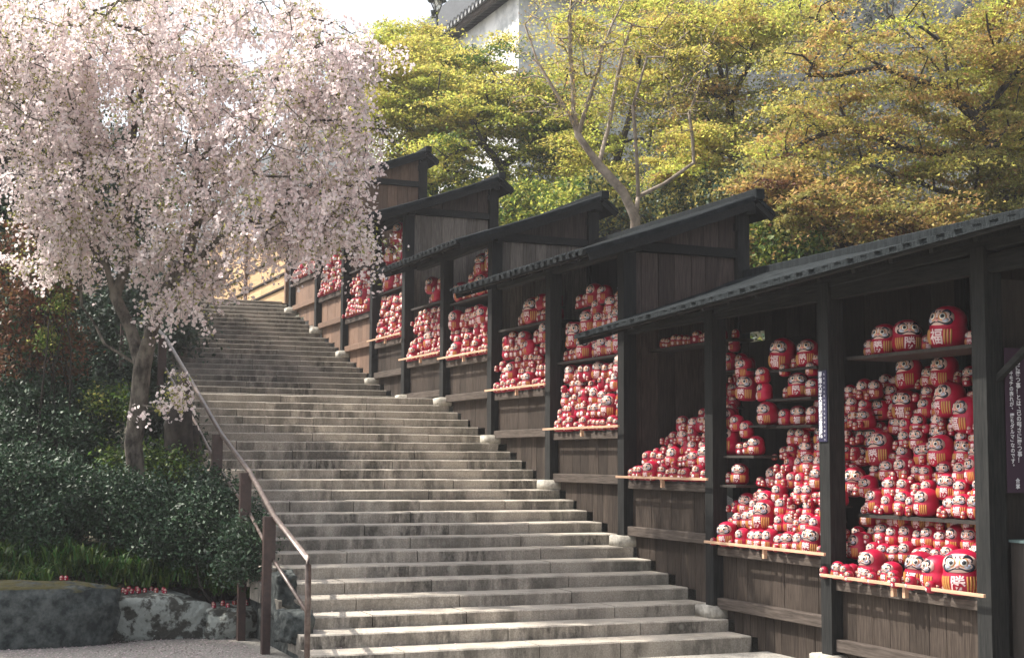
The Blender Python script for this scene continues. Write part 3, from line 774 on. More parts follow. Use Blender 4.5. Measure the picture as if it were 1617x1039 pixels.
ORD = ['first', 'second', 'third', 'fourth', 'fifth', 'sixth', 'seventh', 'eighth', 'ninth', 'tenth', 'eleventh', 'twelfth', 'thirteenth', 'fourteenth', 'fifteenth', 'sixteenth', 'seventeenth', 'eighteenth', 'nineteenth', 'twentieth',
       'twenty-first', 'twenty-second', 'twenty-third', 'twenty-fourth', 'twenty-fifth', 'twenty-sixth', 'twenty-seventh', 'twenty-eighth']
rows = {}
for i in chosen: rows.setdefault((dolls[i]['bay'], dolls[i]['row']), []).append(i)
lab = {}
for (b, r), L in rows.items():
    L.sort(key=lambda i: dolls[i]['sx'])
    for q, i in enumerate(L):
        w_ = dolls[i]['w']; sz = 'big' if w_ > .24 else 'medium' if w_ > .16 else 'small' if w_ > .1 else 'tiny'
        rn = 'front ledge row' if r == 0 else ('top shelf' if (b, r) == (0, 12) else ORD[r]+' row above the ledge')
        lab[i] = f'{sz} red daruma, {ORD[min(q, 27)]} from left in {rn} of {BAYS[b]}'
def place(root, d):
    root.location = (d['x'], d['y'], d['z']); root.rotation_euler = (d['tx'], d['ty'], d['rz']); s = d['w']; root.scale = (s, s, s*d['hs'])
def copy_tree(o, parent=None):
    c = o.copy(); COL.objects.link(c); c.parent = parent
    for ch in list(o.children): copy_tree(ch, c)
    return c
protos = {}
def proto(kind, v):
    if (kind, v) in protos: return protos[(kind, v)], False
    root = thing('daruma_doll', 'x', 'daruma doll')
    for nm, me, subs in (FULL if kind == 0 else HALF)[v]:
        o = mobj(nm, me, root)
        if nm == 'belly_stripes': o['kind'] = 'stuff'
        for sn, sm_ in subs: mobj(sn, sm_, o)
    protos[(kind, v)] = root; return root, True
stuffV = []; stuffF = []; stuffM = []; off = 0
for i, d in enumerate(dolls):
    v = random.choice((0, 0, 1, 2))
    if i in chosen:
        if d['px'] > 16:
            p, fresh = proto(0 if d['px'] > 30 else 1, v)
            o = p if fresh else copy_tree(p)
        else:
            o = mobj('daruma_doll', SMALL_ME[v % 2])
        tag(o, lab[i], 'daruma doll', 'red daruma dolls heaped in the sheds'); place(o, d)
    else:
        V, Fc, mi_ = SMALL[v % 2]
        m_ = Matrix.Translation((d['x'], d['y'], d['z'])) @ Matrix.Rotation(d['rz'], 4, 'Z') @ Matrix.Rotation(d['ty'], 4, 'Y') @ Matrix.Rotation(d['tx'], 4, 'X') @ Matrix.Diagonal((d['w'], d['w'], d['w']*d['hs'], 1))
        A = np.array(m_); co = np.array(V)@A[:3, :3].T+A[:3, 3]
        stuffV.append(co); stuffF += [tuple(q+off for q in f) for f in Fc]; stuffM += mi_; off += len(V)
me = mk('more_dolls', np.concatenate(stuffV), stuffF, SM_MATS, stuffM)
o = mobj('small_daruma_dolls', me); tag(o, 'the many smaller red dolls filling gaps at the back of every shed bay', 'daruma dolls', kind='stuff')
print('DOLLS', len(dolls), 'in view', len(inview), 'smallest chosen px', dolls[inview[min(NBIG, len(inview))-1]]['px'])

# ------------------------------------------------------------------ plaque, booth, banner
def vtext(name, parent, text, origin, right, size, pitch, m_, bold=.01):
    c = bpy.data.curves.new('g', 'FONT'); c.size = 1; c.resolution_u = 2; c.align_x = 'CENTER'; c.offset = bold; c.extrude = 0
    V = []; Fc = []; up = np.array([0, 0, 1.]); right = np.array(right, float)
    o = bpy.data.objects.new('g', c); COL.objects.link(o); z = 0
    nrm = np.cross(right, up)
    for ch in text:
        c.body = ch; dg = bpy.context.evaluated_depsgraph_get(); dg.update(); me = bpy.data.meshes.new_from_object(o.evaluated_get(dg))
        if len(me.vertices):
            co = np.array([v.co[:] for v in me.vertices]); k = len(V)
            yc = .37
            if ch in '。、': co[:, 0] += .45; co[:, 1] += .5
            if ch in '「」':   # vertical form
                cc = co.copy(); cc[:, 0] = co[:, 1]-.37; cc[:, 1] = -co[:, 0]+.37; co = cc
            for p in co: V.append(np.array(origin)+right*p[0]*size+up*((p[1]-yc)*size-z)+nrm*.004)
            Fc += [tuple(i+k for i in p.vertices) for p in me.polygons]
        z += pitch*(.6 if ch in '、。」「' else 1)
    bpy.data.objects.remove(o)
    me = mk(name, [v-ploc(parent) for v in V], Fc, [m_], smooth=False); return mobj(name, me, parent)
pl = thing('lettered_plaque', 'narrow indigo plaque with white vertical Japanese lettering on the post between nearest bays', 'plaque', (PX[1], .085, 2.0))
box('panel', pl, M['sign_dark'], (PX[1]-.060, .081, 1.97), (PX[1]+.072, .091, 2.6))
# +Y face: reader's right is -X
vtext('lettering', pl, '南無大慈大悲観世音菩薩', (PX[1]+.026, .093, 2.565), (-1, 0, 0), .056, .0535, M['white_ink'], .02)
vtext('reading_marks', pl, 'なむだいじだいひかんぜおんぼさつ', (PX[1]-.034, .093, 2.565), (-1, 0, 0), .022, .0385, M['white_ink'])
# booth to the right of the nearest shed
bt = thing('ticket_booth', 'dark timber booth at the right edge with black interior and a diagonal brace', 'booth', (-5.4, -.6, 0))
box('side_wall', bt, M['inner'], (-6.4, -.9, 0), (-3.42, -.86, 3.3))
box('back_wall', bt, M['inner'], (-3.50, -1.45, 0), (-3.46, -.07, 3.2))
box('corner_post', bt, M['post'], (-6.0, -.06, 0), (-5.88, .06, 3.2))
timber('brace', bt, M['beam'], (-3.50, -.03, 2.36), (-4.05, -.05, 2.72), .05, .05)
timber('brace', bt, M['beam'], (-3.49, -.07, 2.40), (-3.49, -.65, 2.80), .04, .05)
box('counter', bt, M['inner'], (-5.8, -.60, .2), (-3.6, -.12, 1.20)); box('counter_edge', bt, M['teal'], (-5.8, -.62, 1.201), (-3.6, -.10, 1.222))
bn = thing('hanging_banner', 'plum coloured cloth banner with columns of white Japanese writing at right edge', 'banner', (-3.62, -.35, 1.58))
X = -3.62
box('cloth', bn, M['banner'], (X-.004, -.75, 1.57), (X+.004, -.085, 2.66))
vtext('lettering', bn, 'このキモチの表れが、「勝ちダルマ」なのです。', (X-.006, -.135, 2.55), (0, -1, 0), .040, .0395, M['white_ink'], .02)
vtext('lettering', bn, '己に勝つ事！とは、己の弱さに勝つ事！', (X-.006, -.20, 2.555), (0, -1, 0), .046, .0445, M['white_ink'], .02)
vtext('lettering', bn, '合掌', (X-.006, -.175, 1.66), (0, -1, 0), .04, .042, M['white_ink'], .02)
fan = thing('brass_ornament', 'small flared brass ornament fixed behind the end post near the banner foot', 'ornament', (-3.52, -.09, 1.5))
for k in range(5):
    a = R_(50+20*k); tube('blade', fan, M['brass'], [(-3.53, -.085, 1.5), (-3.53-.01*k, -.085-.07*math.cos(a), 1.5+.08*math.sin(a))], [.006, .014], 6)

# ------------------------------------------------------------------ hand rail
hr = thing('hand_rail', 'brown iron hand rail on square posts down the left side of the stairs', 'hand rail', (-.1, 4.4, 0))
RP = [(-.17, .95), (-.12, .955), (1.15, 1.26), (2.26, 1.655), (3.8, 2.06), (5.92, 2.77), (7.91, 3.42), (9.3, 3.75), (12.0, 3.95), (20, 6.2)]
tube('top_rail', hr, M['railtop'], [(-.17, 4.4, .0-.05)]+[(-.17, 4.4, .6), (-.17, 4.4, .9)]+[(x, 4.4, z) for x, z in RP[1:]], .026, 10)
tube('mid_rail', hr, M['railtop'], [(-.15, 4.4, .50)]+[(x, 4.4, z-.40) for x, z in RP[2:]], .017, 8)
for x, z in RP[2:]:
    gz = min(stair_z(x), gh(np.array(x), np.array(4.7)).item())-.1
    box('post', hr, M['iron'], (x-.04, 4.425, gz), (x+.04, 4.50, z+.0))
    box('post_plate', hr, M['iron'], (x-.03, 4.39, z-.42), (x+.03, 4.425, z-.02))
# rubble at the foot of the stairs side
def rock(name, label, c, rad, m_, seed, sub=4, amp=.22, flat=.0, group=None, cat='rock'):
    bm = bmesh.new(); bmesh.ops.create_icosphere(bm, subdivisions=sub, radius=1)
    rr = np.random.default_rng(seed); K = rr.normal(0, 1, (9, 3)); ph = rr.uniform(0, 6, 9)
    for v in bm.verts:
        p = np.array(v.co); q = np.sign(p)*np.abs(p)**.66; q = q/max(1e-6, np.max(np.abs(q)))*.5+q*.5
        n_ = sum(math.sin(1.9*(i//3+1)**1.6*(K[i]@p)+ph[i])/(i//3+1.1)**1.3 for i in range(9))/2.2
        q = q*(1+amp*n_); v.co = (q[0]*rad[0], q[1]*rad[1], q[2]*rad[2])
    me = bpy.data.meshes.new(name); bm.to_mesh(me); bm.free(); me.materials.append(m_)
    me.polygons.foreach_set('use_smooth', [True]*len(me.polygons))
    o = mobj(name, me, None, c); tag(o, label, cat, group); return o
rk1 = rock('mossy_boulder', 'big dark boulder with mossy top at the lower left corner', at(20, 985, 14.6)+np.array([.1, .2, 0]), (.6, 1.15, .36), M['mossrock'], 1)
rk2 = rock('lichen_boulder', 'wide boulder blotched with pale lichen in the middle of the border', at(232, 985, 15.2), (.42, .66, .29), M['rock'], 2)
rk3 = rock('pale_border_stone', 'squat pale stone with dolls on top beside the hand rail post', at(368, 980, 15.3), (.28, .36, .17), M['rock'], 3)
rk4 = rock('small_dark_rock', 'small dark rock wedged between the mossy and the lichen boulders', at(140, 985, 14.9), (.3, .22, .24), M['darkrock'], 4)
rock('footing_rubble', 'rough rubble stone under the left end of the lowest steps', at(462, 990, 13.6), (.25, .13, .16), M['darkrock'], 5)
rock('footing_rubble', 'rubble stone by the second rail post behind the lowest steps', at(446, 935, 14.3), (.25, .12, .2), M['darkrock'], 6)
# moss cap on the first boulder
# mini dolls on the rocks
random.seed(5)
def top_at(o, dx, dy):
    loc = Vector(o.location); hit, p, n_, _ = o.ray_cast(Vector((dx, dy, 5)), Vector((0, 0, -1))); return (np.array(p)+np.array(loc)) if hit else None
mini = []
bpy.context.view_layer.update()
for o_, nn, y0, y1, x0 in ((rk2, 12, -.15, .28, -.12), (rk3, 11, -.28, .24, -.08)):
    here = []
    for k in range(nn):
        p = None
        for _ in range(30):
            dy = random.uniform(y0, y1); dx = x0+random.uniform(-.08, .10); p = top_at(o_, dx, dy)
            if p is not None and all(np.linalg.norm(p-q) > .046 for q in mini): break
            p = None
        if p is not None: mini.append(p); here.append(p)
    here.sort(key=lambda q: proj(q)[0])
    which = 'the lichen boulder' if o_ is rk2 else 'the pale border stone'
    for k, p in enumerate(here):
        m_ = mobj('daruma_doll', SMALL_ME[k % 2], None, p-np.array([0, 0, .004])); sc_ = .043+.006*(k % 3)/2; m_.scale = (sc_, sc_, sc_*random.uniform(1, 1.15)); m_.rotation_euler = (0, 0, R_(60)+random.gauss(0, .4))
        tag(m_, f'{ORD[k]} from left of the tiny red dolls lined up on {which}', 'daruma doll', f'tiny dolls on {which}')
for k in range(2):
    p = at(328/3.37+k*7, 916, 14.7); m_ = mobj('daruma_doll', SMALL_ME[k], None, p); m_.scale = (.045,)*3; m_.rotation_euler = (0, 0, R_(60))
    tag(m_, ('left' if k == 0 else 'right')+' of two tiny dolls perched beside the mossy boulder', 'daruma doll', 'pair of tiny dolls by the mossy boulder')

# ------------------------------------------------------------------ golden wall at the stair top, background building, lamp
gw = thing('board_wall', 'sunlit golden board wall running back from the top of the stairs', 'wall', (20.6, 0, 5.3))
z = 5.3; k = 0
for zb_, zt_ in ((5.25, 5.56), (5.62, 5.86), (5.92, 6.3), (6.36, 7.0), (7.06, 7.7)):
    xa = 19.6
    while xa < 36:
        box('wall_board', gw, M['gold_wall'], (xa+.004, -.05, zb_), (xa+2.7, -.02+random.uniform(0, .006), zt_)); xa += 2.71
for zb_ in (5.575, 5.875, 6.315, 7.015): box('dark_rail', gw, M['board'], (19.6, -.07, zb_), (36, .03, zb_+.04))
box('wall_core', gw, M['inner'], (19.6, -.2, 5.2), (36, -.055, 7.75))
for x in (19.6, 24, 28.5, 33): box('post', gw, M['brownboard'], (x-.06, -.1, 5.2), (x+.06, .05, 7.8))

hb = thing('plaster_hall', 'white plastered hall with tiled eave high behind the trees', 'building', (24, -7, 9))
X0, Y0, ZE = 23.6, -7.1, 14.25
box('wall', hb, M['plaster'], (X0, Y0-9, 8), (X0+16, Y0, ZE))
timber('eave_board', hb, M['rail'], (X0-.4, Y0+.35, ZE+.05), (X0+16, Y0+.35, ZE+.05), .12, .14)
timber('eave_board', hb, M['rail'], (X0-.35, Y0+.35, ZE+.05), (X0-.35, Y0-9, ZE+.05), .12, .14)
def slab(name, parent, m_, pts, th):
    P_ = [np.array(p, float)-ploc(parent) for p in pts]; V = [tuple(p) for p in P_]+[tuple(p-np.array([0, 0, th])) for p in P_]
    n_ = len(P_); me = bpy.data.meshes.new(name); me.from_pydata(V, [], [tuple(range(n_)), tuple(range(2*n_-1, n_-1, -1))]+[(i, n_+i, n_+(i+1) % n_, (i+1) % n_) for i in range(n_)])
    me.materials.append(m_); return mobj(name, me, parent)
slab('roof', hb, M['tile'], [(X0-.5, Y0+.5, ZE+.18), (X0+16.5, Y0+.5, ZE+.18), (X0+13, Y0-6, ZE+1.15), (X0+3, Y0-6, ZE+1.15)], .08)
slab('roof', hb, M['tile'], [(X0-.5, Y0-9, ZE+.18), (X0-.5, Y0+.5, ZE+.18), (X0+3, Y0-6, ZE+1.15), (X0+3, Y0-8, ZE+1.15)], .08)
tv, tf = tube_data([(0, 0, 0), (0, -6.2, .92)], [.09, .09], 8)
tme = mk('roof_tile', list(tv), list(tf)+[tuple(range(8))], [M['tile']])
for k in range(56): mobj('roof_tile', tme, hb, np.array((X0-.3+k*.3, Y0+.55, ZE+.17))-ploc(hb)) if k < 12 else mobj('roof_tile', tme, hb, np.array((X0-.3+k*.3, Y0+.55, ZE+.17))-ploc(hb))
for k in range(2): box('window_slot', hb, M['tile'], (X0-.02, Y0-2.2-k*3, 10.2), (X0+.05, Y0-1.0-k*3, 11.6))

lp = thing('street_lamp', 'slim iron street lamp with glass lantern rising above the maples at the top', 'street lamp', at(690, 120, 36))
a = at(691, 190, 36); b = at(690, 26, 36)
tube('pole', lp, M['darkrock'], [a, b], [.045, .03], 8)
h = at(690, 27, 36)
for k in range(4):
    an = math.pi/4+k*math.pi/2; tube('lantern_frame', lp, M['darkrock'], [h, h+np.array([.17*math.cos(an), .17*math.sin(an), .38])], .014, 5)
tube('lantern_cap', lp, M['darkrock'], [h+np.array([0, 0, .38]), h+np.array([0, 0, .42]), h+np.array([0, 0, .6])], [.24, .22, .02], 8)
gm_ = mat('lantern_glass', (.6, .6, .55), .2); gm_.node_tree.nodes['Principled BSDF'].inputs['Transmission Weight'].default_value = .7
tube('lantern_glass', lp, gm_, [h+np.array([0, 0, .02]), h+np.array([0, 0, .37])], [.03, .15], 4)
tube('bracket', lp, M['darkrock'], [at(690, 28, 36), at(681, 28, 36)], .02, 5); tube('camera_head', lp, M['darkrock'], [at(684, 26, 36), at(684, 17, 36)], [.04, .07], 6)

# ------------------------------------------------------------------ trees
def branch_tree(limbs, clusters, r_tip=.006, power=2.0, rmax=.5, jit=.12, maxseg=.35, rs=None):
    """limbs: list of polylines of points; clusters: points to reach. Pipe-model radii. Returns verts, quads"""
    rs = rs or np.random.default_rng(3)
    pos = []; par = []
    def addnode(p, pa): pos.append(np.array(p, float)); par.append(pa); return len(pos)-1
    for L in limbs:
        L = [np.array(p, float) for p in L]
        if pos:
            A = np.array(pos); j = int(np.argmin(((A-L[0])**2).sum(1))); last = j
            if np.linalg.norm(A[j]-L[0]) > .02 and False: last = addnode(L[0], j)
        else: last = addnode(L[0], -1)
        for a_, b_ in zip(L[:-1], L[1:]):
            n_ = max(1, int(np.linalg.norm(b_-a_)/maxseg))
            for q in range(1, n_+1):
                p = a_+(b_-a_)*q/n_+rs.normal(0, jit*.12, 3); last = addnode(p, last)
    C = np.array(clusters); A0 = np.array(pos)
    dist = np.sqrt(((C[:, None]-A0[None])**2).sum(-1)).min(1); ordr = np.argsort(dist); tips = []
    buf = np.zeros((len(pos)+len(C)*8, 3)); buf[:len(pos)] = A0; cnt = len(pos)
    for i in ordr:
        c_ = C[i]; D_ = buf[:cnt]; d2 = ((D_-c_)**2).sum(1)+np.where(D_[:, 2] > c_[2]+.15, .35, 0); j = int(np.argmin(d2)); p0 = D_[j].copy()
        dd = c_-p0; L_ = np.linalg.norm(dd); n_ = max(1, min(6, int(L_/maxseg)+1)); last = j
        side = rs.normal(0, jit, 3)*L_
        for q in range(1, n_+1):
            t = q/n_; p = p0+dd*t+side*math.sin(math.pi*t)+np.array([0, 0, .12*L_*math.sin(math.pi*t)])
            if cnt < len(buf): buf[cnt] = p
            pos.append(p); par.append(last); last = len(pos)-1; cnt += 1
            if cnt > len(buf)-1: buf = np.concatenate([buf, np.zeros((400, 3))])
        tips.append(last)
    n_ = len(pos); ar = np.zeros(n_); leaf = np.ones(n_, bool)
    for i in range(n_):
        if par[i] >= 0: leaf[par[i]] = False
    ar[leaf] = r_tip**power
    for i in range(n_-1, 0, -1):
        if ar[i] == 0: ar[i] = r_tip**power
        ar[par[i]] += ar[i]
    rad = np.minimum(ar**(1/power), rmax); kids = [[] for _ in range(n_)]
    for i in range(1, n_): kids[par[i]].append(i)
    V = []; Fc = []
    seen = np.zeros(n_, bool)
    def chain(st, pa):
        pts = []; rr = []
        if pa >= 0: pts.append(pos[pa]); rr.append(min(rad[pa], rad[st]*1.25))
        i = st
        while True:
            pts.append(pos[i]); rr.append(rad[i]); ks = kids[i]
            if not ks: break
            ks = sorted(ks, key=lambda k: -ar[k])
            for k in ks[1:]: stack.append((k, i))
            i = ks[0]
        if len(pts) > 1:
            s_ = 8 if rr[0] > .06 else 5 if rr[0] > .02 else 3
            v_, f_ = tube_data(pts, rr, s_); o_ = len(V); V.extend(v_); Fc.extend([tuple(x+o_ for x in f) for f in f_])
    stack = [(0, -1)]
    while stack:
        s_, p_ = stack.pop(); chain(s_, p_)
    return V, Fc
def leaf_tris(P, size, flat=.5, rs=rng, quad=False, aspect=.6):
    n = len(P); nr = rs.normal(0, 1, (n, 3)); nr[:, 2] += flat*2.5; nr /= np.linalg.norm(nr, axis=1)[:, None]
    t = rs.normal(0, 1, (n, 3)); t -= (t*nr).sum(1)[:, None]*nr; t /= np.linalg.norm(t, axis=1)[:, None]+1e-9; b = np.cross(nr, t)
    s = (size*rs.uniform(.6, 1.3, n))[:, None]
    if quad:
        V = np.stack([P-t*s*.5, P+b*s*aspect*.5+nr*s*.1, P+t*s*.5, P-b*s*aspect*.5+nr*s*.1], 1)
        return V.reshape(-1, 3), np.arange(4*n).reshape(n, 4)
    V = np.stack([P-t*s*.5, P+t*s*.5+b*s*.1, P+b*s*aspect], 1); return V.reshape(-1, 3), np.arange(3*n).reshape(n, 3)
def in_blobs(blobs, n, rs, shell=.0):
    """blobs: (x_px, y_px, D, r_px, depth_m)"""
    W = np.array([b[3]**2 for b in blobs], float); W /= W.sum(); idx = rs.choice(len(blobs), n, p=W); out = []
    for i in idx:
        b = blobs[i]
        while True:
            q = rs.uniform(-1, 1, 3); r2 = q@q
            if shell*shell < r2 < 1: break
        D = b[2]+q[2]*b[4]; out.append(at(b[0]+q[0]*b[3], b[1]+q[1]*b[3], D))
    return np.array(out)
def tree(name, label, cat, limbs, blobs, ncl, nleaf, lsize, mats, barkm, seed, pad=(.30, .30, .035), flat=.6, r_tip=.013, rmax=.4, quad=False, group=None, clumps=None, power=2.0, extra=0):
    rs = np.random.default_rng(seed); C = in_blobs(blobs, ncl, rs)
    limbs_w = [[at(*p) for p in L] for L in limbs]
    base = limbs_w[0][0]; root = thing(name, label, cat, base, group)
    V, Fc = branch_tree(limbs_w, C, r_tip=r_tip, rmax=rmax, rs=rs, power=power)
    me = fast_mesh('trunk', np.array(V)-base, np.array(Fc), barkm, True); mobj('trunk', me, root)
    # leaves: flat sprays round each twig end
    per = max(1, nleaf//ncl); k = len(C)
    cc = np.repeat(C, per, 0); sc = np.repeat(rs.uniform(.5, 1.35, k), per)[:, None]
    q = rs.normal(0, 1, (len(cc), 3)); q *= np.array(pad)*sc
    til = np.repeat(rs.normal(0, .25, (k, 2)), per, 0); q[:, 2] += q[:, 0]*til[:, 0]+q[:, 1]*til[:, 1]-.25*(q[:, 0]**2+q[:, 1]**2)
    P = cc+q-base
    V, Fq_ = leaf_tris(P, lsize, flat, rs, quad)
    mi_ = np.repeat(rs.choice(len(mats), k, p=np.array([m_[1] for m_ in mats])/sum(m_[1] for m_ in mats)), per)
    flipm = rs.random(len(mi_)) < .15; mi_[flipm] = rs.integers(0, len(mats), flipm.sum())
    me = fast_mesh('crown', V, Fq_, [m_[0] for m_ in mats], False, mi_); cr = mobj('crown', me, root)
    return root
G, Yl, Bz, Ol = M['maple_green'], M['maple_yellow'], M['maple_bronze'], M['maple_olive']
FAR = 'maples on the slope behind the sheds'
tree('maple_tree', 'yellow green maple left of the street lamp behind the highest shed', 'tree',
     [[(700, 420, 33.5), (695, 330, 33.5), (672, 275, 33.5), (645, 200, 33.5), (622, 120, 33.5)], [(672, 275, 33.5), (620, 225, 33), (590, 190, 32.5)], [(645, 200, 33.5), (690, 140, 34), (705, 90, 34)]],
     [(615, 120, 33.5, 70, 1.3), (660, 110, 34.5, 70, 1.3), (600, 200, 33, 60, 1.2), (670, 210, 33.5, 80, 1.5), (570, 90, 34.5, 40, 1), (720, 160, 34.5, 70, 1.3), (620, 70, 34.5, 45, 1), (700, 80, 34.5, 30, 1)], 230, 80000, 0.075, [(Yl, 3), (G, 3)], M['darkbark'], 11, group=FAR)
tree('maple_tree', 'light green maple with black arching limbs above the third shed', 'tree',
     [[(800, 400, 32), (805, 300, 32), (792, 262, 32), (760, 225, 31.5), (735, 175, 31.5)], [(792, 262, 32), (835, 232, 32), (870, 190, 32.5)], [(805, 300, 32), (850, 270, 31.5), (905, 255, 31.5)], [(760, 225, 31.5), (705, 245, 31), (680, 230, 31)]],
     [(740, 150, 32.5, 80, 1.5), (800, 190, 32.5, 80, 1.5), (860, 150, 33, 70, 1.4), (790, 110, 33.5, 70, 1.3), (700, 250, 31.5, 45, 1), (760, 300, 31.5, 50, 1), (850, 300, 31.5, 50, 1), (880, 230, 32.5, 50, 1), (840, 345, 31, 35, .8), (900, 280, 31.5, 40, .9)], 240, 80000, 0.075, [(G, 4), (Yl, 2), (M['fresh'], 1)], M['darkbark'], 12, group=FAR)
tree('bare_tree', 'pale barked tree nearly leafless, its twigs fanning up from a bent trunk', 'tree',
     [[(1010, 420, 26), (1000, 345, 26), (985, 300, 26), (945, 262, 26), (912, 215, 26)],
      [(912, 215, 26), (880, 150, 26), (850, 100, 26.2), (830, 40, 26.4)], [(912, 215, 26), (905, 140, 26.1), (900, 60, 26), (905, -20, 26)], [(912, 215, 26), (935, 150, 25.8), (950, 80, 25.6), (985, 0, 25.5)], [(945, 262, 26), (960, 200, 26.3), (975, 120, 26.4), (1000, 40, 26.5)],
      [(1000, 345, 26), (1010, 310, 26), (1050, 292, 26.2), (1095, 255, 26.3), (1090, 180, 26.4), (1110, 110, 26.4)], [(1010, 310, 26), (1005, 250, 25.7), (1000, 170, 25.6), (1020, 90, 25.5)]],
     [(870, 110, 26, 90, 1), (950, 110, 26, 90, 1), (900, 30, 26, 80, 1), (980, 30, 26, 70, 1), (1060, 150, 26, 70, 1), (1080, 60, 26, 60, 1)], 620, 7000, .05, [(Yl, 3), (Bz, 1)], M['palebark'], 13, pad=(.12, .12, .06), r_tip=.0062, rmax=.165, group=FAR)
tree('maple_tree', 'pale yellow green maple filling the gap behind the bare tree', 'tree',
     [[(960, 440, 31), (965, 330, 31), (975, 250, 31), (1000, 170, 31), (1010, 90, 31)], [(975, 250, 31), (930, 190, 31), (890, 150, 31)]],
     [(930, 210, 31, 55, 1), (1010, 110, 31, 60, 1.1), (1000, 30, 31.5, 55, 1), (950, 290, 30.5, 50, .9), (1060, 200, 31, 50, 1), (900, 60, 32, 40, .8)], 110, 34000, .075, [(Yl, 3), (G, 3)], M['darkbark'], 18, group=FAR)
tree('maple_tree', 'yellow bronze maple with forked dark trunk left of the biggest maple', 'tree',
     [[(1165, 440, 30), (1160, 300, 30), (1152, 165, 30), (1140, 120, 30), (1125, 60, 30)], [(1152, 165, 30), (1185, 100, 30), (1225, 70, 30), (1250, 95, 30)], [(1185, 100, 30), (1200, 40, 30), (1240, 10, 30)], [(1152, 165, 30), (1110, 140, 29.6), (1060, 150, 29.4)]],
     [(1090, 70, 30, 80, 1.4), (1170, 30, 30, 80, 1.4), (1240, 50, 30.5, 70, 1.3), (1080, 230, 29, 70, 1.2), (1150, 250, 29, 70, 1.2), (1120, 190, 30, 70, 1.2), (1040, 20, 30, 60, 1), (1220, 180, 30, 45, 1)], 180, 58000, .075, [(Yl, 4), (Bz, 1), (G, 2)], M['darkbark'], 14, group=FAR)
tree('maple_tree', 'largest maple at the right, bronze and olive leaves on long black crooked limbs', 'tree',
     [[(1600, 470, 24), (1590, 330, 24), (1572, 240, 24), (1540, 185, 24), (1500, 145, 24), (1455, 75, 24), (1400, 20, 24)],
      [(1500, 145, 24), (1490, 70, 24), (1430, 30, 23.6), (1360, 50, 23.4)], [(1500, 145, 24), (1440, 125, 23.8), (1390, 105, 23.8), (1320, 60, 23.6)],
      [(1572, 240, 24), (1470, 245, 23.6), (1420, 232, 23.4), (1350, 200, 23.4), (1300, 210, 23.2), (1250, 160, 23.2)], [(1300, 210, 23.2), (1240, 240, 23)],
      [(1380, 150, 23.5), (1320, 120, 23.6), (1275, 118, 23.4), (1235, 165, 23.2)],
      [(1590, 330, 24), (1480, 300, 23.4), (1445, 285, 23.2), (1380, 262, 23)], [(1540, 185, 24), (1600, 120, 24.3), (1640, 60, 24.5)]],
     [(1300, 60, 23.6, 85, 1.4), (1400, 40, 24, 90, 1.4), (1500, 60, 24, 90, 1.5), (1600, 60, 24.5, 90, 1.4), (1290, 170, 23.4, 70, 1.1), (1400, 180, 23.6, 80, 1.2), (1500, 210, 23.6, 80, 1.3), (1600, 230, 24, 80, 1.3), (1230, 260, 23.2, 60, 1), (1340, 270, 23.2, 70, 1), (1450, 300, 23.2, 60, 1), (1560, 330, 23.6, 60, 1), (1590, 300, 24, 50, .8), (1530, 270, 24, 50, .8), (1617, 350, 24, 40, .8), (1560, 130, 24, 70, 1), (1500, 330, 23.5, 50, .8), (1600, 280, 24, 60, .9), (1640, 160, 25, 60, 1)], 270, 78000, .066, [(Bz, 3), (Ol, 4), (Yl, 2), (G, .7)], M['darkbark'], 15, pad=(.26, .26, .03), group=FAR)
tree('maple_tree', 'low orange leaved maple spreading above the nearest roof', 'tree',
     [[(1330, 460, 22), (1335, 400, 22), (1320, 350, 22), (1270, 310, 22)], [(1335, 400, 22), (1390, 350, 22), (1450, 330, 22)]],
     [(1260, 320, 22, 55, .8), (1340, 330, 22, 60, .9), (1420, 350, 22, 60, .9), (1210, 290, 22.5, 45, .8), (1500, 350, 22.3, 50, .8), (1300, 390, 22, 45, .7), (1180, 400, 23, 35, .6)], 120, 30000, .066, [(Bz, 4), (Ol, 4), (M['rust'], .4)], M['darkbark'], 16, pad=(.24, .24, .03), group=FAR)
tree('maple_tree', 'olive green maple crown at the far upper right corner', 'tree',
     [[(1640, 420, 26), (1640, 300, 26), (1625, 200, 26), (1600, 140, 26)]], [(1600, 180, 26, 60, 1), (1610, 110, 26, 50, 1), (1640, 250, 26, 60, 1)], 90, 20000, .07, [(Ol, 3), (G, 2)], M['darkbark'], 17, group=FAR)
# lower shrubs between slope and sheds
def bush(name, label, blobs, n, lsize, mats, seed, shell=.55, flat=.25, quad=True, aspect=.5, cat='bush', group=None, stem=None):
    rs = np.random.default_rng(seed); P = in_blobs(blobs, n, rs, shell)
    # clump the leaves
    K = in_blobs(blobs, max(8, n//90), rs, shell); j = rs.integers(0, len(K), n)
    P = P*.45+K[j]*.55+rs.normal(0, .05, P.shape) if False else np.where((rs.random(n) < .75)[:, None], K[j]+rs.normal(0, .085, P.shape), P)
    base = np.array([P[:, 0].mean(), P[:, 1].mean(), P[:, 2].min()]); root = thing(name, label, cat, base, group)
    V, Fq_ = leaf_tris(P-base, lsize, flat, rs, quad, aspect); mi_ = rs.choice(len(mats), n, p=np.array([m_[1] for m_ in mats])/sum(m_[1] for m_ in mats))
    mobj('foliage', fast_mesh('foliage', V, Fq_, [m_[0] for m_ in mats], False, mi_), root)
    L_ = []
    for q in range(14):
        p = P[rs.integers(0, n)]; b = base+np.array([rs.normal(0, .15), rs.normal(0, .15), -.15]); L_.append(tube_data([b-base, (b+p)/2-base+rs.normal(0, .06, 3), p-base], [.02, .012, .005], 4))
    V = []; Fc = []
    for v_, f_ in L_: o_ = len(V); V += v_; Fc += [tuple(x+o_ for x in f) for f in f_]
    mobj('stems', fast_mesh('stems', np.array(V), np.array(Fc), M['darkbark']), root); return root
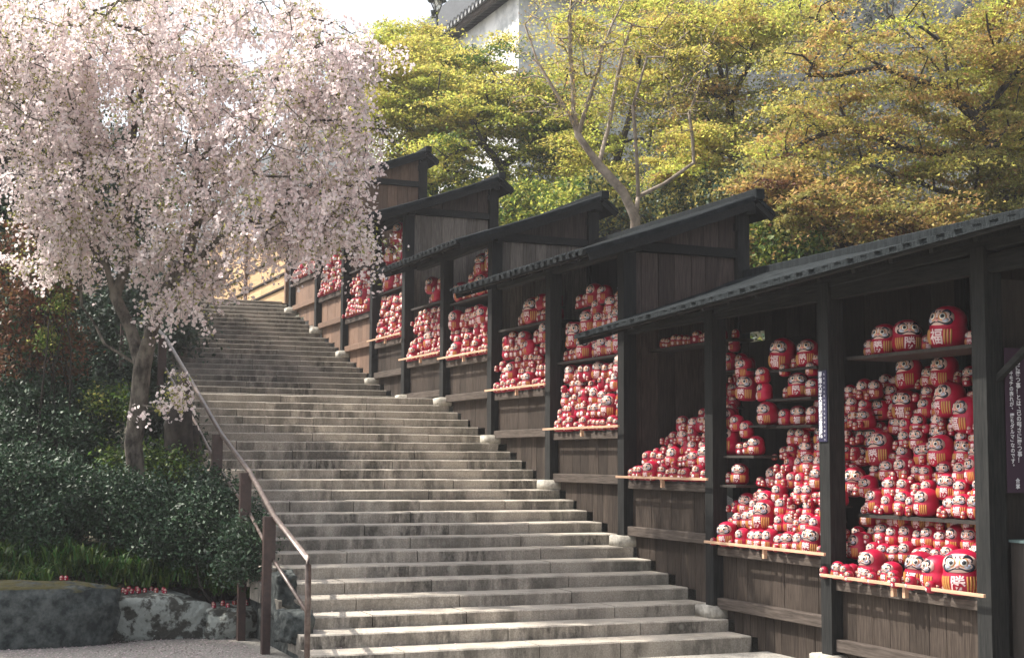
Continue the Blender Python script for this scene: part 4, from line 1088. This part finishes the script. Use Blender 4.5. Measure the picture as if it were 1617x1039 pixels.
bush('green_shrub', 'bright green shrub between the second shed and the orange maple', [(1240, 385, 22.5, 50, .6), (1200, 380, 23, 40, .5), (1280, 400, 22, 35, .5)], 9000, .10, [(M['fresh'], 3), (G, 1)], 21)
bush('slope_bush', 'grey green bush on the slope behind the third and second sheds', [(1060, 330, 29, 60, .8), (1100, 300, 30, 60, .8), (960, 320, 29, 50, .8), (1150, 320, 28, 60, .8)], 14000, .09, [(Ol, 1), (M['hedge'], 1)], 22)
bush('slope_bush', 'deep green bush low behind the fourth and third sheds', [(740, 330, 31, 50, .7), (830, 330, 30, 50, .7), (690, 290, 32, 50, .7), (900, 330, 29, 50, .7)], 14000, .09, [(M['fresh'], 1), (G, 1)], 23)

# undergrowth that clothes the slope behind the trees
rs = np.random.default_rng(61); K = 2600
kx = rs.uniform(-2, 34, K); ky = -2.6-rs.gamma(2.2, 3.2, K); kz = gh(kx, ky); n = 90
P = np.repeat(np.stack([kx, ky, kz+.15], 1), n, 0)+rs.normal(0, 1, (K*n, 3))*np.array([.42, .42, .30])
V, Fq_ = leaf_tris(P, .085, .3, rs)
mi_ = np.repeat(rs.choice(4, K, p=[.35, .2, .3, .15]), n)
tag(mobj('undergrowth', fast_mesh('undergrowth', V, Fq_, [M['dkleaf'], M['hedge'], Ol, M['fresh']], False, mi_)), 'mixed undergrowth and ivy covering the rocky slope behind the maples', 'undergrowth', kind='stuff')

# ------------------------------------------------------------------ weeping cherry
def cherry():
    rs = np.random.default_rng(77)
    T = 17.0
    limbs = [[(212, 800, T), (212, 700, T), (218, 640, T), (224, 580, T)], [(224, 580, T), (205, 520, T+.2), (182, 470, T+.3), (172, 430, T+.3), (150, 370, T+.3), (135, 290, T+.3), (120, 180, T+.2)],
             [(224, 580, T), (242, 520, T-.1), (268, 450, T-.2), (300, 400, T-.2), (315, 330, T-.2), (308, 260, T-.2), (305, 180, T-.1), (300, 80, T)],
             [(315, 330, T-.2), (350, 280, T-.3), (420, 220, T-.4), (500, 190, T-.5), (560, 190, T-.6)], [(205, 580, T), (168, 548, T+.2), (150, 508, T+.4), (128, 480, T+.5), (125, 430, T+.6), (128, 370, T+.6)],
             [(205, 450, T+.3), (200, 300, T+.3), (215, 180, T+.2), (240, 60, T)], [(200, 300, T+.3), (130, 200, T+.6), (60, 120, T+.9)], [(268, 450, T-.2), (350, 370, T-.5), (450, 320, T-.7)],
             [(308, 260, T-.2), (390, 180, T-.6), (470, 90, T-.8), (530, 60, T-.9)], [(172, 430, T+.3), (100, 330, T+.2), (30, 270, T)], [(222, 650, T), (262, 650, T-.5), (300, 625, T-.9)]]
    blobs = [(x, y, T+dz, r, dp) for x, y, r, dz, dp in ((50, 40, 110, .3, 1.6), (170, 40, 110, .2, 1.8), (290, 40, 110, 0, 1.8), (410, 60, 110, -.4, 1.6), (500, 90, 90, -.6, 1.2), (550, 130, 60, -.7, .9), (50, 170, 110, .3, 1.6), (170, 180, 110, .2, 1.7), (290, 180, 110, 0, 1.7),
             (410, 200, 105, -.4, 1.5), (515, 215, 75, -.7, 1.1), (50, 290, 80, .4, 1.3), (160, 300, 90, .2, 1.3), (290, 310, 90, 0, 1.4), (400, 320, 90, -.5, 1.2), (500, 320, 65, -.8, .9), (-20, 100, 90, .4, 1.4), (130, 380, 45, .3, .8), (310, 420, 60, -.3, .8), (440, 360, 40, -.6, .7), (545, 360, 35, -.9, .5), (560, 300, 30, -.9, .5), (570, 240, 35, -.9, .5), (505, 370, 35, -.8, .5), (560, 60, 40, -.7, .6), (575, 385, 22, -1, .3), (380, 480, 30, -.4, .4), (40, 370, 50, .5, .6), (90, 420, 38, .4, .5), (170, 440, 28, .2, .5), (230, 390, 40, 0, .6), (110, 340, 50, .3, .7), (270, 460, 40, -.2, .5), (290, 620, 34, -.9, .25), (240, 640, 20, -.7, .2), (0, 400, 30, .5, .5))]
    C = in_blobs(blobs, 800, rs); lw = [[at(*p) for p in L] for L in limbs]; base = lw[0][0]
    root = thing('weeping_cherry', 'weeping cherry tree in full pale pink blossom with crooked grey trunk left of stairs', 'tree', base)
    V, Fc = branch_tree(lw, C, r_tip=.006, rmax=.15, rs=rs, power=2.0)
    mobj('trunk', fast_mesh('trunk', np.array(V)-base, np.array(Fc), M['bark'], True), root)
    # hanging strands
    P = []; Q = []; tv = []; tf = []
    ns = 3
    for c_ in C:
        for s in range(ns):
            sx, sy, _ = proj(c_); L_ = rs.uniform(.16, .62)
            if sy > 330: L_ *= 1.15
            if sy > 560: L_ = .22
            d0 = rs.normal(0, 1.6, 3); d0[2] = abs(d0[2])*.5; p = c_.copy(); pts = [p.copy()]; n_ = 7; v_ = d0
            for q in range(n_):
                v_ = v_*.72+np.array([0, 0, -.30])+rs.normal(0, .12, 3); p = p+v_/np.linalg.norm(v_)*L_/n_; pts.append(p.copy())
            pts = np.array(pts); o_ = len(tv)*1
            a, f_ = tube_data(pts-base, np.linspace(.004, .002, len(pts)), 3); k = len(tv); tv.extend(a); tf.extend([tuple(x+k for x in f) for f in f_])
            m_ = int(L_*106*rs.uniform(.2, 1.5)); t = rs.random(m_)*(len(pts)-1); i = t.astype(int); fr = (t-i)[:, None]
            pp = pts[i]*(1-fr)+pts[np.minimum(i+1, len(pts)-1)]*fr
            gk = rs.normal(0, 1, (max(1, m_//9), 3))*.05; P.append(pp+gk[rs.integers(0, len(gk), m_)]+rs.normal(0, .016, pp.shape))
            if rs.random() < (.42 if sy < 300 else .6):
                m2 = rs.integers(6, 30); t = rs.random(m2)*(len(pts)-1); i = t.astype(int); Q.append(pts[i]+rs.normal(0, .05, (m2, 3)))
    mobj('hanging_twigs', fast_mesh('hanging_twigs', np.array(tv), np.array(tf), M['darkbark']), root)
    P = np.concatenate(P); Q = np.concatenate(Q); n = len(P)
    # flower: two crossed bent petals pairs -> a five cornered cup
    nr = rs.normal(0, 1, (n, 3)); nr /= np.linalg.norm(nr, axis=1)[:, None]; t = rs.normal(0, 1, (n, 3)); t -= (t*nr).sum(1)[:, None]*nr; t /= np.linalg.norm(t, axis=1)[:, None]; b = np.cross(nr, t)
    s = (.019*rs.uniform(.75, 1.3, n))[:, None]; Vs = []
    for k in range(5):
        a = 2*math.pi*k/5; Vs.append(P+(math.cos(a)*t+math.sin(a)*b)*s+nr*s*.25*(k % 2))
    V = np.stack(Vs, 1).reshape(-1, 3)-base; mi_ = (rs.random(n) < .3).astype(int)
    mobj('blossom', fast_mesh('blossom', V, np.arange(5*n).reshape(n, 5), [M['blossom'], M['blossom2']], False, mi_), root)
    V, Fq_ = leaf_tris(Q-base, .05, .1, rs, True, .45); mobj('young_leaves', fast_mesh('young_leaves', V, Fq_, M['newleaf']), root)
    print('CHERRY', n, len(Q))
cherry()

# ------------------------------------------------------------------ planting left of the stairs
HG, DK, FR = M['hedge'], M['dkleaf'], M['fresh']
bush('clipped_evergreen', 'glossy dark green evergreen bush beside the lower hand rail posts', [(392, 850, 14.75, 30, .25), (380, 890, 14.7, 28, .25), (345, 830, 15.8, 62, .55), (300, 850, 15.6, 55, .5), (380, 845, 15.7, 38, .35), (330, 790, 16.3, 45, .4)], 26000, .048, [(HG, 5), (DK, 2)], 31, .6)
bush('clipped_evergreen', 'dark evergreen bush in front of the cherry trunk', [(230, 820, 15.9, 62, .55), (180, 800, 16.1, 58, .5), (260, 860, 15.6, 40, .4)], 22000, .048, [(HG, 5), (DK, 2)], 32, .6)
bush('clipped_evergreen', 'broad shiny leaved bush at the left edge above the mossy boulder', [(100, 790, 16.2, 70, .6), (30, 780, 16.2, 75, .6), (-30, 800, 16, 60, .5), (60, 840, 15.7, 50, .4)], 26000, .05, [(HG, 5), (DK, 2)], 33, .6)
bush('camellia_bush', 'tall camellia with light catching its leaves left of the cherry trunk', [(60, 650, 18.5, 70, .7), (140, 660, 18.5, 60, .7), (110, 700, 18, 60, .6), (0, 700, 18, 60, .6)], 24000, .06, [(HG, 4), (DK, 2)], 34, .5)
bush('fresh_shrub', 'yellow green shrub right behind the foot of the cherry trunk', [(180, 740, 17.6, 34, .4), (240, 740, 17.6, 40, .4), (290, 745, 17.4, 30, .35), (200, 640, 18, 28, .4)], 6500, .055, [(FR, 3), (HG, 1)], 35, .3)
bush('rust_leaved_shrub', 'rust red leaved shrub at the left edge against the dark wood', [(30, 400, 18.8, 55, .6), (60, 480, 18.6, 60, .6), (20, 560, 18.5, 55, .6), (110, 560, 18.7, 40, .5), (0, 480, 18.6, 50, .5)], 9000, .065, [(M['rust'], 3), (HG, 1)], 36, .3)
bush('trailing_shrub', 'thin light green climber hanging left of the cherry trunk', [(95, 480, 18.2, 18, .3), (85, 420, 18.2, 16, .3), (75, 530, 18.2, 16, .3), (155, 640, 18, 20, .3)], 2600, .05, [(FR, 2), (M['newleaf'], 1)], 37, 0)
bush('stair_side_bush', 'dark bush beside the hand rail above the cherry branch', [(290, 720, 19, 34, .5), (260, 660, 19.5, 40, .5), (225, 600, 21, 40, .5), (235, 540, 23, 35, .5)], 16000, .06, [(DK, 3), (HG, 1)], 38, .4)
def dark_tree(label, limbs, blobs, n, seed, mats=None):
    return tree('evergreen_tree', label, 'tree', limbs, blobs, 180, n, .085, mats or [(DK, 3), (HG, 1)], M['darkbark'], seed, pad=(.25, .25, .18), flat=.2, quad=True, group='dark evergreens left of the stairs')
dark_tree('dark evergreen directly behind the cherry trunk', [[(170, 720, 26), (165, 600, 26), (170, 500, 26), (175, 440, 26)]], [(160, 500, 26, 75, 1), (110, 540, 25, 75, 1), (215, 540, 26, 60, 1), (170, 620, 25, 75, 1), (270, 520, 27, 45, 1), (290, 450, 30, 40, 1), (220, 460, 28, 50, 1)], 26000, 41)
dark_tree('dark evergreen at the left edge behind the rust leaved shrub', [[(20, 760, 21.5), (25, 600, 21.5), (15, 420, 21.5), (20, 250, 21.5)]], [(0, 340, 21.5, 80, 1), (60, 420, 21.5, 80, 1), (0, 480, 21.5, 80, 1), (60, 580, 21.5, 80, 1), (0, 640, 21, 70, 1)]+[(*proj(p)[:2], proj(p)[2], 105, .9) for p in ((3.0, 8.2, 3.9), (4.0, 8.8, 4.3), (3.4, 9.4, 5.2), (3.7, 9.4, 6.9), (4.7, 9.7, 6.9), (3.3, 9.1, 6.9), (2.6, 9.9, 6.9))], 60000, 42)  # the world-point blobs are unseen crown, added to shade the gravel and rocks
dark_tree('evergreen high on the left seen through the cherry blossom', [[(60, 700, 20.5), (60, 500, 20.5), (50, 300, 20.5), (40, 120, 20.5)]], [(50, 180, 20.5, 70, .8), (90, 270, 20.5, 60, .8), (0, 90, 20.5, 70, .8), (30, 320, 20.5, 70, .8), (110, 380, 20.5, 50, .7)], 24000, 43)
stp = thing('tree_stump', 'dark broken tree stump standing between the cherry trunk and the hand rail', 'stump', at(284, 770, 17.6))
tube('stump_wood', stp, M['darkbark'], [at(284, 775, 17.6), at(284, 720, 17.6), at(282, 670, 17.6), at(286, 640, 17.6)], [.2, .18, .17, .13], 9)
tube('stump_wood', stp, M['darkbark'], [at(304, 775, 17.7), at(306, 710, 17.7), at(302, 672, 17.7)], [.12, .10, .07], 7)
dark_tree('tall evergreen beyond the golden wall seen through gaps in the blossom', [[(170, 620, 27), (165, 480, 27), (160, 340, 27), (150, 220, 27)]], [(150, 250, 27, 70, 1), (205, 320, 27, 60, 1), (110, 330, 27, 70, 1), (170, 390, 27, 70, 1), (90, 230, 27, 60, 1), (250, 300, 28, 45, 1)], 24000, 44, [(DK, 3), (HG, 2), (FR, 1)])
# grass like leaves in the border, fallen petals
rs = np.random.default_rng(9)
# ivy and litter over the bank
def blades(n, blobs, Lm, seed):
    rs = np.random.default_rng(seed); V = []; Fc = []
    cl = []
    for i in range(n//14):
        b = blobs[rs.integers(0, len(blobs))]; cl.append(at(b[0]+rs.uniform(-b[3], b[3]), b[1]+rs.uniform(-b[4], b[4]), b[2]+rs.uniform(-.25, .25)))
    for i in range(n):
        c_ = cl[rs.integers(0, len(cl))]; a = rs.uniform(0, 6.28); d = np.array([math.cos(a), math.sin(a), 0]); s_ = np.array([-d[1], d[0], 0]); L_ = Lm*rs.uniform(.5, 1.2); w_ = .008*rs.uniform(.7, 1.5)
        p0 = c_+rs.normal(0, .03, 3)*np.array([1, 1, .2]); p1 = p0+d*L_*.25+np.array([0, 0, L_*.6]); p2 = p0+d*L_*.6+np.array([0, 0, L_*rs.uniform(.45, .95)])
        k = len(V); V += [p0-s_*w_, p0+s_*w_, p1-s_*w_, p1+s_*w_, p2-s_*w_*.2, p2+s_*w_*.2]; Fc += [(k, k+1, k+3, k+2), (k+2, k+3, k+5, k+4)]
    return np.array(V), np.array(Fc)
V, Fc = blades(8000, [(60, 905, 15.3, 90, 25), (60, 890, 15.6, 90, 20), (250, 900, 15.7, 120, 14), (20, 925, 15.0, 60, 10), (180, 915, 15.4, 60, 18), (280, 915, 15.5, 60, 15), (370, 925, 15.5, 35, 18), (120, 890, 15.8, 100, 10)], .20, 51)
tag(mobj('border_grass', fast_mesh('border_grass', V, Fc, [M['grass'], M['fresh']], False, (np.arange(len(Fc))//2 % 5 == 0).astype(int))), 'strappy green leaves and weeds growing behind the border rocks', 'grass', kind='stuff')
nl = 9000; lx = rs.uniform(1.4, 6, nl); ly = rs.uniform(4.45, 8.6, nl); lz = gh(lx, ly); kk = lz > .12
V, Fq_ = leaf_tris(np.stack([lx, ly, lz+.02], 1)[kk], .055, 1.2, rs, True, .6)
tag(mobj('leaf_litter', fast_mesh('leaf_litter', V, Fq_, [M['darkbark'], M['rust'], M['dkleaf'], M['grass']], False, rs.integers(0, 4, kk.sum()))), 'brown dead leaves and creeping greens on the bank behind the rocks', 'leaf litter', kind='stuff')
# petals on the gravel and on the steps
n = 12000; px_ = np.stack([rs.uniform(-1.5, 2.8, n), rs.uniform(4.0, 7.5, n)], 1)
n2 = 1100; st = rs.integers(1, 22, n2); sx = np.array([step_x(int(s)) for s in st])+rs.uniform(.03, TR-.02, n2); sy = 4.3-np.abs(rs.normal(0, 1.0, n2)); sy = np.clip(sy, .1, 4.3)
Zp = np.where(px_[:, 1] > 4.45, gh(px_[:, 0], px_[:, 1]), 0)+.006; keep = (px_[:, 1] > 4.5) | (px_[:, 0] < -.1)
P = np.concatenate([np.column_stack([px_, Zp])[keep], np.column_stack([sx, sy, np.array([step_z(int(s)) for s in st])+.008])])
V, Fq_ = leaf_tris(P, .022, 3., rs, True, .8)
tag(mobj('fallen_petals', fast_mesh('fallen_petals', V, Fq_, M['litter'])), 'fallen pale petals scattered over gravel and steps', 'petals', kind='stuff')
print('OBJECTS', len(bpy.data.objects), 'TRIS', sum(sum(len(p.vertices)-2 for p in m.polygons) if len(m.polygons) < 5000 else len(m.loops)-2*len(m.polygons) for m in bpy.data.meshes))
